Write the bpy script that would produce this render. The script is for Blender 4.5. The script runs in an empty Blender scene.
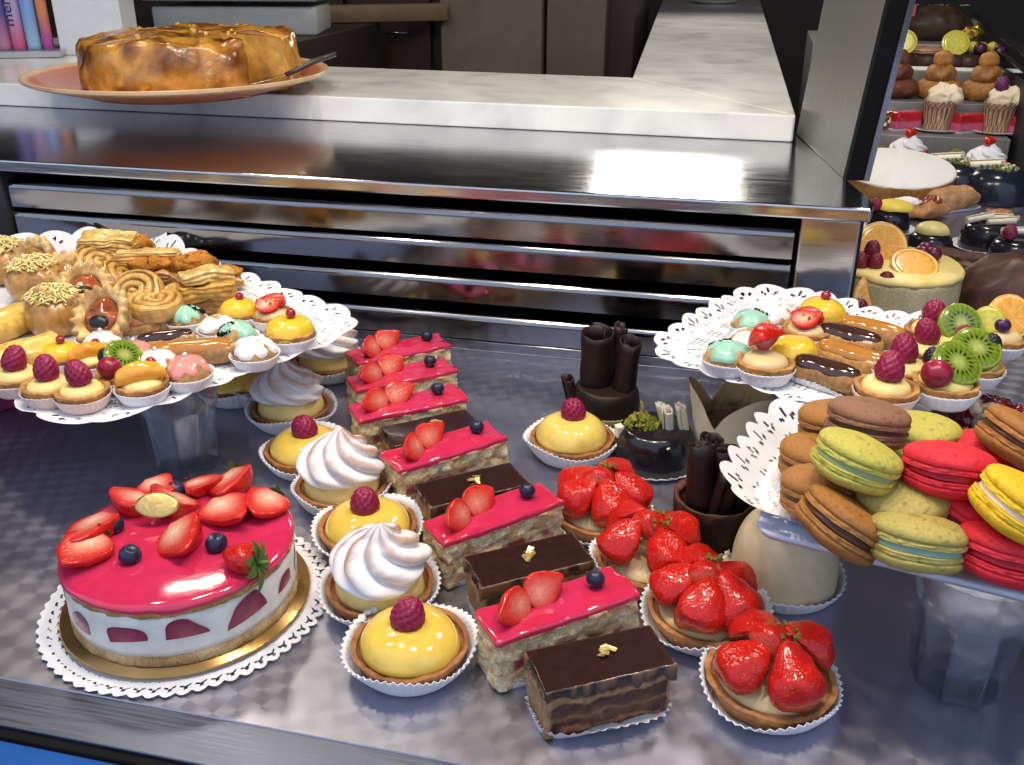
import bpy, bmesh, math, random
import numpy as np
from math import pi, sin, cos, tan, radians as R
U = 0.01                                  # everything below is written in centimetres
sc = bpy.context.scene
COL = sc.collection
rng = random.Random(7)

# ------------------------------------------------------------------ camera model (cm); helper to read a place off a level plane
F_PX, PITCH, YAW, CAMH = 960.0, R(25), R(13.3), 49.0
_f = np.array([-sin(YAW)*cos(PITCH), cos(YAW)*cos(PITCH), -sin(PITCH)])
_r = np.array([cos(YAW), sin(YAW), 0.0]); _u = np.cross(_r, _f)
def at(x, y, z=0.0):
    d = _f + _r*(x-512)/F_PX - _u*(y-382.5)/F_PX
    p = np.array([0, 0, CAMH]) + d*((z-CAMH)/d[2])
    return (float(p[0]), float(p[1]), z)

# ------------------------------------------------------------------ noise
def _h(i, j, k, s):
    v = np.sin(i*127.1 + j*311.7 + k*74.7 + s*53.3)*43758.5453
    return v - np.floor(v)
def vnoise(p, s=0):
    p = np.asarray(p, float); i = np.floor(p); f = p - i; f = f*f*(3-2*f)
    o = 0
    for a in (0, 1):
        for b in (0, 1):
            for c in (0, 1):
                w = (f[:, 0] if a else 1-f[:, 0])*(f[:, 1] if b else 1-f[:, 1])*(f[:, 2] if c else 1-f[:, 2])
                o = o + w*_h(i[:, 0]+a, i[:, 1]+b, i[:, 2]+c, s)
    return o*2-1
def fbm(p, s=0, oct=3):
    o = 0; a = 1
    for k in range(oct):
        o = o + a*vnoise(np.asarray(p)*(2**k), s+k*7); a *= .5
    return o
def disp(v, freq, amp, s=0, oct=2):
    v = np.asarray(v, float)
    return v + amp*np.stack([fbm(v*freq, s+k*31, oct) for k in range(3)], 1)
def lerp(a, b, t):
    a = np.asarray(a, float); b = np.asarray(b, float); t = np.clip(np.asarray(t, float), 0, 1)
    return a + (b-a)*(t[..., None] if t.ndim else t)

# ------------------------------------------------------------------ materials
MATS = {}
def node(nt, t, **kw):
    n = nt.nodes.new(t)
    for k, v in kw.items(): setattr(n, k, v)
    return n
def mat(name, color=None, rough=.5, metal=0., spec=.5, coat=0., var=(150, .25), bump=None, sss=0., seeds=False, trans=0., ior=1.45, cr=.05):
    m = bpy.data.materials.new(name); m.use_nodes = True; nt = m.node_tree; L = nt.links
    b = nt.nodes['Principled BSDF']
    b.inputs['Roughness'].default_value = rough; b.inputs['Metallic'].default_value = metal
    b.inputs['Specular IOR Level'].default_value = spec; b.inputs['Coat Weight'].default_value = coat; b.inputs['Coat Roughness'].default_value = cr
    b.inputs['Transmission Weight'].default_value = trans; b.inputs['IOR'].default_value = ior
    if sss:
        b.inputs['Subsurface Weight'].default_value = sss; b.inputs['Subsurface Scale'].default_value = .004
        b.inputs['Subsurface Radius'].default_value = (1, .6, .4)
    tc = node(nt, 'ShaderNodeTexCoord')
    if color is None:
        src = node(nt, 'ShaderNodeAttribute', attribute_name='Col'); out = src.outputs['Color']
    else:
        src = node(nt, 'ShaderNodeRGB'); src.outputs[0].default_value = (*color, 1); out = src.outputs[0]
    if var:
        nz = node(nt, 'ShaderNodeTexNoise'); nz.inputs['Scale'].default_value = var[0]; nz.inputs['Detail'].default_value = 4
        L.new(tc.outputs['Object'], nz.inputs['Vector'])
        mr = node(nt, 'ShaderNodeMapRange'); mr.inputs[1].default_value = .25; mr.inputs[2].default_value = .75
        mr.inputs[3].default_value = 1-var[1]; mr.inputs[4].default_value = 1+var[1]*.6
        L.new(nz.outputs['Fac'], mr.inputs[0])
        mx = node(nt, 'ShaderNodeVectorMath', operation='SCALE')
        L.new(out, mx.inputs[0]); L.new(mr.outputs[0], mx.inputs['Scale']); out = mx.outputs[0]
    bh = None
    if seeds:
        vo = node(nt, 'ShaderNodeTexVoronoi'); vo.inputs['Scale'].default_value = 330; L.new(tc.outputs['Object'], vo.inputs['Vector']); vo.inputs['Scale'].default_value = 430
        lt = node(nt, 'ShaderNodeMapRange'); lt.inputs[1].default_value = .10; lt.inputs[2].default_value = .20; lt.inputs[3].default_value = 1; lt.inputs[4].default_value = 0
        L.new(vo.outputs['Distance'], lt.inputs[0])
        ml = node(nt, 'ShaderNodeMath', operation='MULTIPLY'); L.new(lt.outputs[0], ml.inputs[0]); L.new(src.outputs['Alpha'], ml.inputs[1])
        mc = node(nt, 'ShaderNodeMix', data_type='RGBA'); L.new(ml.outputs[0], mc.inputs[0]); L.new(out, mc.inputs[6]); mc.inputs[7].default_value = (.60, .16, .03, 1)
        out = mc.outputs[2]
        bp = node(nt, 'ShaderNodeBump'); bp.inputs['Strength'].default_value = .5; bp.inputs['Distance'].default_value = .0008
        L.new(vo.outputs['Distance'], bp.inputs['Height']); L.new(bp.outputs[0], b.inputs['Normal'])
    L.new(out, b.inputs['Base Color'])
    if bump:
        nz = node(nt, 'ShaderNodeTexNoise'); nz.inputs['Scale'].default_value = bump[0]; nz.inputs['Detail'].default_value = 5
        L.new(tc.outputs['Object'], nz.inputs['Vector'])
        bp = node(nt, 'ShaderNodeBump'); bp.inputs['Strength'].default_value = bump[1]; bp.inputs['Distance'].default_value = bump[2] if len(bump) > 2 else .001
        L.new(nz.outputs['Fac'], bp.inputs['Height']); L.new(bp.outputs[0], b.inputs['Normal'])
    MATS[name] = m; return m

mat('crust', rough=.6, var=(220, .35), bump=(500, .6, .0012))
mat('glazed_crust', rough=.28, var=(200, .35), bump=(350, .4, .001), coat=.4, cr=.15)
mat('caramel', rough=.22, var=(45, .45), bump=(70, .7, .004), coat=.5, cr=.12)
mat('crumb', rough=.9, spec=.2, var=(500, .35), bump=(600, .9, .002))
mat('paper', rough=.85, spec=.2, var=(60, .06))
mat('cream', rough=.4, var=(120, .08), sss=.15)
mat('whipped', rough=.55, spec=.3, var=(120, .05), sss=.1, bump=(400, .12, .0006))
mat('glaze', rough=.1, var=(100, .12), coat=.6, bump=(120, .15, .001))
mat('strawberry', rough=.2, spec=.3, var=(150, .2), coat=.3, seeds=True)
mat('fruit', rough=.2, var=(250, .25), coat=.35)
mat('raspberry', rough=.38, var=(300, .25), bump=(900, .2, .0005))
mat('berry', rough=.3, var=(200, .3))
mat('leaf', rough=.45, var=(200, .3))
mat('choc', rough=.42, spec=.35, var=(200, .2), bump=(300, .25, .0008))
mat('choc_gloss', rough=.2, var=(150, .25), coat=.2, bump=(60, .2, .001))
mat('macaron', rough=.62, spec=.3, var=(420, .2), bump=(500, .3, .0008))
mat('sugar', rough=.95, spec=.1, var=(300, .06), bump=(700, .4, .0008))
mat('gold', rough=.3, metal=.7, var=(300, .2), bump=(250, .5, .001))
mat('goldcard', (.50, .29, .10), rough=.22, metal=.85, var=(40, .2))
mat('plastic', rough=.35, var=(30, .05))
mat('terracotta', rough=.3, var=(60, .15), coat=.2)
mat('painted', rough=.5, var=(12, .15))
mat('rubber', (.008, .008, .009), rough=.6, spec=.08, var=(40, .2))
mat('dark', rough=.55, var=(10, .2))

def steel(name, base=.55, rough=.2, stretch=(2, 200, 200), rvar=.12, bumps=.05, metal=1.0, tint=(1, 1, 1.03)):
    m = mat(name, (base*tint[0], base*tint[1], base*tint[2]), rough=rough, metal=metal, var=None); nt = m.node_tree; L = nt.links; b = nt.nodes['Principled BSDF']
    tc = node(nt, 'ShaderNodeTexCoord'); mp = node(nt, 'ShaderNodeMapping'); mp.inputs['Scale'].default_value = stretch
    nz = node(nt, 'ShaderNodeTexNoise'); nz.inputs['Scale'].default_value = 6; nz.inputs['Detail'].default_value = 6
    L.new(tc.outputs['Object'], mp.inputs[0]); L.new(mp.outputs[0], nz.inputs['Vector'])
    mr = node(nt, 'ShaderNodeMapRange'); mr.inputs[1].default_value = .3; mr.inputs[2].default_value = .7; mr.inputs[3].default_value = max(.02, rough-rvar); mr.inputs[4].default_value = rough+rvar
    L.new(nz.outputs['Fac'], mr.inputs[0]); L.new(mr.outputs[0], b.inputs['Roughness'])
    bp = node(nt, 'ShaderNodeBump'); bp.inputs['Strength'].default_value = bumps; bp.inputs['Distance'].default_value = .001
    L.new(nz.outputs['Fac'], bp.inputs['Height']); L.new(bp.outputs[0], b.inputs['Normal'])
    return m
steel('steel_top', .55, .16, (3, 60, 60), .06, .05)
steel('steel_slat', .28, .12, (2, 120, 120), .04, .03)
steel('steel_plate', .30, .42, (60, 60, 3), .08, .04, metal=.6, tint=(1, 1, .94))
steel('steel_sill', .2, .4, (3, 120, 120), .1, .06, tint=(.84, .96, 1.3))
steel('steel_lip', .42, .18, (3, 120, 120), .06, .04)

def deck_mat():
    # engine-turned sheet: overlapping discs brushed in circles, so lamps draw short radial streaks
    m = mat('steel_turned', (.38, .385, .47), rough=.36, metal=.95, var=None); nt = m.node_tree; L = nt.links; b = nt.nodes['Principled BSDF']
    tc = node(nt, 'ShaderNodeTexCoord'); mp = node(nt, 'ShaderNodeMapping'); mp.inputs['Scale'].default_value = (42, 42, 0); mp.inputs['Rotation'].default_value = (0, 0, R(20))
    L.new(tc.outputs['Object'], mp.inputs[0])
    fr = node(nt, 'ShaderNodeVectorMath', operation='FRACTION'); L.new(mp.outputs[0], fr.inputs[0])
    sb = node(nt, 'ShaderNodeVectorMath', operation='SUBTRACT'); sb.inputs[1].default_value = (.5, .5, 0); L.new(fr.outputs[0], sb.inputs[0])
    cx = node(nt, 'ShaderNodeVectorMath', operation='CROSS_PRODUCT'); cx.inputs[1].default_value = (0, 0, 1); L.new(sb.outputs[0], cx.inputs[0])
    vr = node(nt, 'ShaderNodeVectorRotate', rotation_type='Z_AXIS'); vr.inputs['Angle'].default_value = R(-20); L.new(cx.outputs[0], vr.inputs['Vector'])
    vt = node(nt, 'ShaderNodeVectorTransform', vector_type='VECTOR', convert_from='OBJECT', convert_to='WORLD'); L.new(vr.outputs[0], vt.inputs[0])
    nm = node(nt, 'ShaderNodeVectorMath', operation='NORMALIZE'); L.new(vt.outputs[0], nm.inputs[0])
    b.inputs['Anisotropic'].default_value = .3; L.new(nm.outputs[0], b.inputs['Tangent'])
    nz = node(nt, 'ShaderNodeTexNoise'); nz.inputs['Scale'].default_value = 9; nz.inputs['Detail'].default_value = 5; L.new(tc.outputs['Object'], nz.inputs['Vector'])
    mr = node(nt, 'ShaderNodeMapRange'); mr.inputs[1].default_value = .3; mr.inputs[2].default_value = .7; mr.inputs[3].default_value = .3; mr.inputs[4].default_value = .46
    L.new(nz.outputs['Fac'], mr.inputs[0]); L.new(mr.outputs[0], b.inputs['Roughness'])
    mp2 = node(nt, 'ShaderNodeMapping'); mp2.inputs['Scale'].default_value = (4, 90, 1); mp2.inputs['Rotation'].default_value = (0, 0, R(8)); L.new(tc.outputs['Object'], mp2.inputs[0])
    n2 = node(nt, 'ShaderNodeTexNoise'); n2.inputs['Scale'].default_value = 8; n2.inputs['Detail'].default_value = 6; L.new(mp2.outputs[0], n2.inputs['Vector'])
    bp = node(nt, 'ShaderNodeBump'); bp.inputs['Strength'].default_value = .06; bp.inputs['Distance'].default_value = .001
    L.new(n2.outputs['Fac'], bp.inputs['Height']); L.new(bp.outputs[0], b.inputs['Normal'])
deck_mat()

def marble_mat():
    m = mat('marble', (.7, .7, .68), rough=.14, spec=.5, var=None); nt = m.node_tree; L = nt.links; b = nt.nodes['Principled BSDF']
    tc = node(nt, 'ShaderNodeTexCoord')
    n1 = node(nt, 'ShaderNodeTexNoise'); n1.inputs['Scale'].default_value = 7; n1.inputs['Detail'].default_value = 8; n1.inputs['Distortion'].default_value = .7
    L.new(tc.outputs['Object'], n1.inputs['Vector'])
    cr = node(nt, 'ShaderNodeValToRGB'); e = cr.color_ramp.elements
    e[0].position = .3; e[0].color = (.50, .51, .50, 1); e[1].position = .62; e[1].color = (.80, .80, .76, 1)
    e.new(.47).color = (.70, .70, .67, 1)
    L.new(n1.outputs['Fac'], cr.inputs[0]); L.new(cr.outputs[0], b.inputs['Base Color'])
marble_mat()

def glass_mat():
    # pressed glass: part bends light, part lets it straight through, edges mirror
    m = bpy.data.materials.new('glass'); m.use_nodes = True; nt = m.node_tree; L = nt.links; nt.nodes.remove(nt.nodes['Principled BSDF'])
    out = nt.nodes['Material Output']
    tr = node(nt, 'ShaderNodeBsdfTransparent'); tr.inputs[0].default_value = (.985, .99, 1, 1)
    rf = node(nt, 'ShaderNodeBsdfRefraction'); rf.inputs['IOR'].default_value = 1.4; rf.inputs['Color'].default_value = (.93, .96, 1, 1); rf.inputs['Roughness'].default_value = .0
    gl = node(nt, 'ShaderNodeBsdfGlossy'); gl.inputs['Roughness'].default_value = .04; gl.inputs['Color'].default_value = (.9, .95, 1, 1)
    a = node(nt, 'ShaderNodeMixShader'); a.inputs[0].default_value = .12; L.new(tr.outputs[0], a.inputs[1]); L.new(rf.outputs[0], a.inputs[2])
    lw = node(nt, 'ShaderNodeLayerWeight'); lw.inputs[0].default_value = .5
    pw = node(nt, 'ShaderNodeMath', operation='POWER'); L.new(lw.outputs['Facing'], pw.inputs[0]); pw.inputs[1].default_value = 2.4
    fr = node(nt, 'ShaderNodeMapRange'); L.new(pw.outputs[0], fr.inputs[0]); fr.inputs[3].default_value = .03; fr.inputs[4].default_value = .8
    nz = node(nt, 'ShaderNodeTexNoise'); nz.inputs['Scale'].default_value = 60; tc = node(nt, 'ShaderNodeTexCoord'); L.new(tc.outputs['Object'], nz.inputs['Vector'])
    bp = node(nt, 'ShaderNodeBump'); bp.inputs['Strength'].default_value = .05; bp.inputs['Distance'].default_value = .001; L.new(nz.outputs['Fac'], bp.inputs['Height']); L.new(bp.outputs[0], gl.inputs['Normal'])
    mx = node(nt, 'ShaderNodeMixShader'); L.new(fr.outputs[0], mx.inputs[0]); L.new(a.outputs[0], mx.inputs[1]); L.new(gl.outputs[0], mx.inputs[2]); L.new(mx.outputs[0], out.inputs[0])
    MATS['glass'] = m; return m
glass_mat()

# ------------------------------------------------------------------ mesh building
def gridf(nu, nv, wrap=True):
    f = []
    for j in range(nv-1):
        for i in range(nu if wrap else nu-1):
            a = j*nu+i; b = j*nu+(i+1) % nu
            f.append((a, b, b+nu, a+nu))
    return f
class MB:
    def __init__(s): s.v = []; s.f = []; s.c = []; s.n = 0; s.mi = []; s.flat = []
    def add(s, v, f, col=(.5, .5, .5), mi=0, smooth=True):
        v = np.asarray(v, float); c = np.asarray(col, float)
        if c.ndim == 1: c = np.tile(c, (len(v), 1))
        if c.shape[1] == 3: c = np.concatenate([c, np.ones((len(c), 1))], 1)
        s.v.append(v); s.c.append(c)
        s.f += [tuple(i+s.n for i in q) for q in f]; s.mi += [mi]*len(f); s.flat += [not smooth]*len(f); s.n += len(v)
        return s
    def mesh(s, name, mats, weld=True):
        if isinstance(mats, str): mats = [mats]
        me = bpy.data.meshes.new(name); v = np.concatenate(s.v)*U
        me.from_pydata(v.tolist(), [], s.f)
        a = me.color_attributes.new('Col', 'FLOAT_COLOR', 'POINT'); a.data.foreach_set('color', np.concatenate(s.c).astype(np.float32).ravel())
        me.polygons.foreach_set('material_index', s.mi); me.polygons.foreach_set('use_smooth', [not x for x in s.flat])
        for m in mats: me.materials.append(MATS[m])
        bm = bmesh.new(); bm.from_mesh(me)
        if weld:
            bmesh.ops.remove_doubles(bm, verts=bm.verts, dist=2e-6)
            bmesh.ops.dissolve_degenerate(bm, dist=1e-6, edges=bm.edges)
        bmesh.ops.recalc_face_normals(bm, faces=bm.faces)
        bm.to_mesh(me); bm.free(); me.update(); return me
def lathe(prof, n=48, mod=None):
    prof = np.asarray(prof, float); th = np.arange(n)*2*pi/n
    rr = np.repeat(prof[:, 0], n); zz = np.repeat(prof[:, 1], n); tt = np.tile(th, len(prof))
    if mod: rr, zz = mod(rr, zz, tt)
    return np.stack([rr*np.cos(tt), rr*np.sin(tt), zz], 1), gridf(n, len(prof))
def smoothprof(pts, k=4):
    p = np.asarray(pts, float); o = []
    n = len(p)
    for i in range(n-1):
        p0, p1, p2, p3 = p[max(i-1, 0)], p[i], p[i+1], p[min(i+2, n-1)]
        for t in np.arange(k)/k:
            o.append(.5*((2*p1)+(-p0+p2)*t+(2*p0-5*p1+4*p2-p3)*t*t+(-p0+3*p1-3*p2+p3)*t**3))
    o.append(p[-1]); o = np.array(o); o[:, 0] = np.maximum(o[:, 0], 0); return o
def sphere(rx, ry, rz, nu=28, nv=16):
    ph = np.linspace(0, pi, nv)
    v, f = lathe(np.stack([np.sin(ph), -np.cos(ph)], 1), nu)
    return v*np.array([rx, ry, rz]), f
def box(size, bev=.2, seg=2, loc=(0, 0, 0), sub=0):
    bm = bmesh.new(); bmesh.ops.create_cube(bm, size=1)
    bmesh.ops.scale(bm, vec=size, verts=bm.verts)
    if sub: bmesh.ops.subdivide_edges(bm, edges=bm.edges, cuts=sub, use_grid_fill=True)
    if bev: bmesh.ops.bevel(bm, geom=[e for e in bm.edges if e.calc_face_angle(0) > .5], offset=bev, segments=seg, affect='EDGES', profile=.5)
    bm.verts.index_update()
    v = np.array([list(q.co) for q in bm.verts])+np.array(loc); f = [[q.index for q in p.verts] for p in bm.faces]
    bm.free(); return v, f
def prism(poly, z0, z1, bev=0., seg=2):
    bm = bmesh.new(); vs = [bm.verts.new((p[0], p[1], z0)) for p in poly]; fc = bm.faces.new(vs)
    g = bmesh.ops.extrude_face_region(bm, geom=[fc]); bmesh.ops.translate(bm, vec=(0, 0, z1-z0), verts=[q for q in g['geom'] if isinstance(q, bmesh.types.BMVert)])
    bmesh.ops.recalc_face_normals(bm, faces=bm.faces)
    if bev: bmesh.ops.bevel(bm, geom=list(bm.edges), offset=bev, segments=seg, affect='EDGES', profile=.5)
    bm.verts.index_update()
    v = np.array([list(q.co) for q in bm.verts]); f = [[q.index for q in p.verts] for p in bm.faces]; bm.free(); return v, f
def tube(path, rad, n=8, caps=True):
    p = np.asarray(path, float); rad = np.broadcast_to(np.asarray(rad, float), (len(p),))
    t = np.gradient(p, axis=0); t /= np.linalg.norm(t, axis=1)[:, None]+1e-9
    ref = np.array([0, 0, 1.]) if abs(t[0, 2]) < .9 else np.array([1., 0, 0])
    v = []
    for i in range(len(p)):
        a = np.cross(t[i], ref); a /= np.linalg.norm(a)+1e-9; b = np.cross(t[i], a); ref = np.cross(a, t[i])
        th = np.arange(n)*2*pi/n
        v.append(p[i]+rad[i]*(np.cos(th)[:, None]*a+np.sin(th)[:, None]*b))
    v = np.concatenate(v); f = gridf(n, len(p))
    if caps: f = f+[tuple(range(n))[::-1], tuple((len(p)-1)*n+k for k in range(n))]
    return v, f
def rot(v, rx=0, ry=0, rz=0, loc=(0, 0, 0)):
    v = np.asarray(v, float)
    for a, (i, j) in ((rx, (1, 2)), (ry, (2, 0)), (rz, (0, 1))):
        if a:
            c, s = cos(a), sin(a); w = v.copy(); w[:, i] = c*v[:, i]-s*v[:, j]; w[:, j] = s*v[:, i]+c*v[:, j]; v = w
    return v+np.array(loc)

# ------------------------------------------------------------------ objects
CACHE = {}
def cached(fn):
    def g(*a, **k):
        key = (fn.__name__, a, tuple(sorted(k.items())))
        if key not in CACHE: CACHE[key] = fn(*a, **k)
        return CACHE[key]
    return g
LABELS = {}
def settag(o, label, cat, group=None, kind=None):
    if label: o['label'] = label
    if cat: o['category'] = cat
    if group: o['group'] = group
    if kind: o['kind'] = kind
    return o
def T(name, label, cat, loc=(0, 0, 0), rz=0., tilt=(0, 0), group=None, s=1.0):
    o = bpy.data.objects.new(name, None); COL.objects.link(o); o.empty_display_size = .01
    o.location = [c*U for c in loc]; o.rotation_euler = (tilt[0], tilt[1], rz)
    o.scale = (s, s, s) if np.isscalar(s) else s
    return settag(o, label, cat, group)
def P(parent, name, me, loc=(0, 0, 0), rt=(0, 0, 0), s=1.0, label=None, kind=None):
    o = bpy.data.objects.new(name, me); COL.objects.link(o); o.parent = parent
    o.location = [c*U for c in loc]; o.rotation_euler = rt; o.scale = (s, s, s) if np.isscalar(s) else s
    if label: o['label'] = label
    if kind: o['kind'] = kind
    return o
def S(name, me, loc=(0, 0, 0)):
    o = bpy.data.objects.new(name, me); COL.objects.link(o); o.location = [c*U for c in loc]; o['kind'] = 'structure'; return o
def one(name, me, label, cat, loc=(0, 0, 0), rz=0, tilt=(0, 0), group=None, s=1.0):
    o = P(None, name, me, loc, (tilt[0], tilt[1], rz), s); return settag(o, label, cat, group)

# ------------------------------------------------------------------ colours (linear)
CRUST = (.36, .145, .048); CRUSTL = (.58, .31, .12); GOLDEN = (.60, .33, .09); PASTRY = (.66, .38, .12)
WHITE = (.76, .76, .78); LEMON = (.80, .55, .085); LEMONP = (.84, .66, .24); CREAMC = (.70, .54, .27)
REDS = (.54, .012, .008); RASP = (.26, .008, .05); CHOC = (.019, .009, .007); CHOCM = (.10, .045, .028); PINK = (.58, .030, .105)

# ------------------------------------------------------------------ shared small pieces
@cached
def m_raspberry(Rr=1.15, H=2.5, seed=0, col=RASP):
    nv, nu = 44, 64
    ph = np.linspace(0, pi, nv); z = -np.cos(ph)*.5
    r = np.sin(ph)**.75*(1-.30*(z+.5))
    v, f = lathe(np.stack([r, z], 1), nu)
    k = 84; i = np.arange(k)+.5; zz = 1-2*i/k; th = pi*(1+5**.5)*i+seed
    d = np.stack([np.sqrt(1-zz*zz)*np.cos(th), np.sqrt(1-zz*zz)*np.sin(th), zz], 1)
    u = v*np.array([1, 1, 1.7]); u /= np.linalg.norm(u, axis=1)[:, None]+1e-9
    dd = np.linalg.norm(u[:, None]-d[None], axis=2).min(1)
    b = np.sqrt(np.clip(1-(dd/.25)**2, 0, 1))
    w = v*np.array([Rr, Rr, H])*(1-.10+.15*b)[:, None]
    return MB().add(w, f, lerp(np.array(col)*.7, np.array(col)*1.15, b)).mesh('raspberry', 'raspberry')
@cached
def m_strawberry(L=3.2, W=1.3, half=False, seed=0, glow=1.0, pale=1.0):
    # axis along +x, stalk end at x=0; a half has its cut face up at z=0
    n, m = 30, 20
    t = np.linspace(0, 1, m)
    w = W*np.sin(pi*np.clip(t, 0, 1)**.62)**.72*(1-.12*t)
    w[0] = 0; w[-1] = 0
    th = np.arange(n)*2*pi/n
    X = np.repeat(t*L, n); rr = np.repeat(w, n); tt = np.tile(th, m)
    v = np.stack([X, rr*np.cos(tt), rr*np.sin(tt)*.92], 1)
    v = disp(v, .6, .10*W, seed)
    col = np.tile(np.array([*(np.array(REDS)*glow), 1.]), (len(v), 1))
    col[:, :3] = lerp(np.array(REDS)*glow, (.70, .16, .07), np.clip(.75-np.repeat(t, n)*5, 0, .6))
    if half:
        fl = v[:, 2] > 0
        # spread the cut face into a filled disc
        a = tt[fl]; v[fl, 1] = rr[fl]*(2*(a/pi)-1)*-1; v[fl, 2] = .08*np.sin(a)
        q = np.abs(2*(a/pi)-1); tp = np.repeat(t, n)[fl]
        core = np.exp(-((tp-.30)/.30)**2)*np.clip(1-q*1.25, 0, 1)
        streak = .5+.5*np.sin(tp*40)*np.clip(q*2, 0, 1)
        c = lerp((.58, .022, .016), (.86, .62, .44), core*pale); c = lerp(c, (.62, .08, .05), .35*streak*(1-q))
        c = lerp(c, (.60, .02, .015), np.clip((q-.72)*5, 0, 1))
        col[fl, :3] = c; col[fl, 3] = 0
    return MB().add(v, gridf(n, m), col).mesh('strawberry', 'strawberry')
@cached
def m_calyx(size=1.0, seed=0, n=6):
    mb = MB(); rg = random.Random(seed)
    for k in range(n):
        a = 2*pi*k/n+rg.uniform(-.3, .3); L = size*rg.uniform(.8, 1.2); W = .26*size
        u = np.linspace(0, 1, 6); up = rg.uniform(.1, .6)
        pts = []
        for q in u:
            wv = W*sin(pi*min(1, q*.9+.08))
            for sgn in (-1, 0, 1):
                pts.append((q*L, sgn*wv, up*L*q*(1-q)*1.6+.12*abs(sgn)*wv))
        mb.add(rot(pts, rz=a), gridf(3, 6, False), (.05, .14, .02))
    mb.add(*tube([(0, 0, 0), (0, .05, .5*size)], .1*size, 6), (.10, .17, .03))
    return mb.mesh('calyx', 'leaf')
@cached
def m_berry(r=.7, col=(.012, .016, .045), crown=True):
    ph = np.linspace(0, pi, 16); p = np.stack([np.sin(ph), -np.cos(ph)*.92], 1)
    if crown: p[-3:, 1] -= np.array([.02, .20, .26]); p[-4, 1] += .03
    v, f = lathe(p*r, 20); t = np.clip(v[:, 2]/r, 0, 1)
    return MB().add(v, f, lerp(col, np.array(col)*1.8+.004, t*.5)).mesh('berry', 'berry')
@cached
def m_currant(r=.42, col=(.33, .008, .02)):
    v, f = sphere(r, r, r, 16, 10); return MB().add(v, f, col).mesh('currant', 'glaze')
@cached
def m_liner(rb=3.6, rt=4.85, h=2.0, n=52, seed=0, col=WHITE, wav=.16, amp=.13):
    pr = [(0, .02), (rb*.6, .02), (rb, .02)]
    pr += [(rb+(rt-rb)*k/5, .02+h*(k/5)**1.25) for k in range(1, 6)]
    pr += [(rb-.05+(rt-rb)*k/5, .06+h*(k/5)**1.25) for k in range(5, -1, -1)] + [(0, .07)]
    def mod(r, z, t):
        k = np.clip((z-.1)/h, 0, 1)
        r2 = r+amp*k*np.sign(np.sin(n*t))*np.abs(np.sin(n*t))**.7+.35*k*np.sin(2*t+seed*1.7)*wav*3
        z2 = z+k*h*wav*np.sin(3*t+seed*2.1)
        return r2, z2
    v, f = lathe(pr, n*4, mod)
    return MB().add(v, f, col).mesh('paper_liner', 'paper')
@cached
def m_shell(rb=3.5, rt=4.3, h=2.1, depth=.35, col=CRUST, seed=0, flute=0):
    pr = smoothprof([(0, .08), (rb*.9, .08), (rb, .2), (rt, h-.15), (rt-.1, h), (rt-.38, h-.02), (rt-.55, h-depth), (rt*.5, h-depth), (0, h-depth)], 3)
    def mod(r, z, t):
        if flute: r = r*(1+.02*np.sin(flute*t)*np.clip(z/h*2, 0, 1))
        return r, z
    v, f = lathe(pr, 72, mod); v = disp(v, 1.3, .09, seed, 3)
    c = lerp(np.array(col)*.62, np.array(col)*1.2, .5+.7*fbm(v*.7, seed+3))
    return MB().add(v, f, c).mesh('pastry_shell', 'crust')
@cached
def m_dome(r=3.6, h=2.2, col=LEMON, seed=0, mt='glaze', p=.62, amp=.12):
    t = np.linspace(0, 1, 14)
    pr = [(r*sin(pi/2*(1-q))**p if q < 1 else 0, h*sin(pi/2*q)) for q in t]
    pr = [(0, -.05), (r*.97, -.05)]+pr
    v, f = lathe(pr, 56); v = disp(v, .35, amp, seed)
    return MB().add(v, f, np.array(col)).mesh('cream', mt)
@cached
def m_meringue(r=3.9, h=4.6, lobes=8, seed=0, toast=1.0):
    n, m = 140, 44
    q = np.linspace(0, 1, m)
    prof = r*np.interp(q, [0, .06, .25, .5, .75, .92, 1], [.82, .97, 1.0, .84, .52, .20, 0])
    zz = h*np.interp(q, [0, .3, .7, 1], [0, .32, .70, 1.0])
    rr = np.repeat(prof, n); z = np.repeat(zz, n); t = np.tile(np.arange(n)*2*pi/n, m); qq = np.repeat(q, n)
    ph = lobes*(t+2.3*qq+seed)
    ridge = np.abs(np.sin(ph/2))**.75          # rounded piped ribs, sharp grooves
    amp = np.clip(qq*5, .25, 1)*(.20+.16*qq)
    r2 = rr*(1-amp*.62+amp*ridge)
    wob = .06*r*np.sin(3*t+6*qq+seed)
    v = np.stack([(r2+wob*(1-qq))*np.cos(t), (r2+wob*(1-qq))*np.sin(t), z+.25*ridge*(1-qq)], 1)
    v[:, 0] += .45*qq**3; v[:, 2] += .55*np.clip(qq-.86, 0, 1)/.14
    c = lerp((.78, .78, .80), (.34, .13, .028), toast*np.clip(1.3*(.5-.5*np.cos(ph+.7))**1.3+.45*fbm(v*1.1, seed)-.12, 0, 1)*np.clip((qq-.26)*3.2, 0, 1)*(.80+.20*np.sin(t*1.0+seed*2)))
    return MB().add(v, gridf(n, m), c).mesh('meringue', 'whipped')
@cached
def m_blob(rx=1, ry=1, rz=1, amp=.1, freq=.8, col=PASTRY, seed=0, mt='crust', dark=.6, nu=32, nv=18, flatb=True):
    v, f = sphere(rx, ry, rz, nu, nv); v = disp(v, freq, amp, seed, 3)
    if flatb: v[:, 2] = np.maximum(v[:, 2], -rz*.72)
    c = lerp(np.array(col)*dark, np.array(col)*1.2, .5+.6*fbm(v*.9, seed+5))
    return MB().add(v, f, np.clip(c, 0, .95)).mesh('blob', mt)
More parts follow.
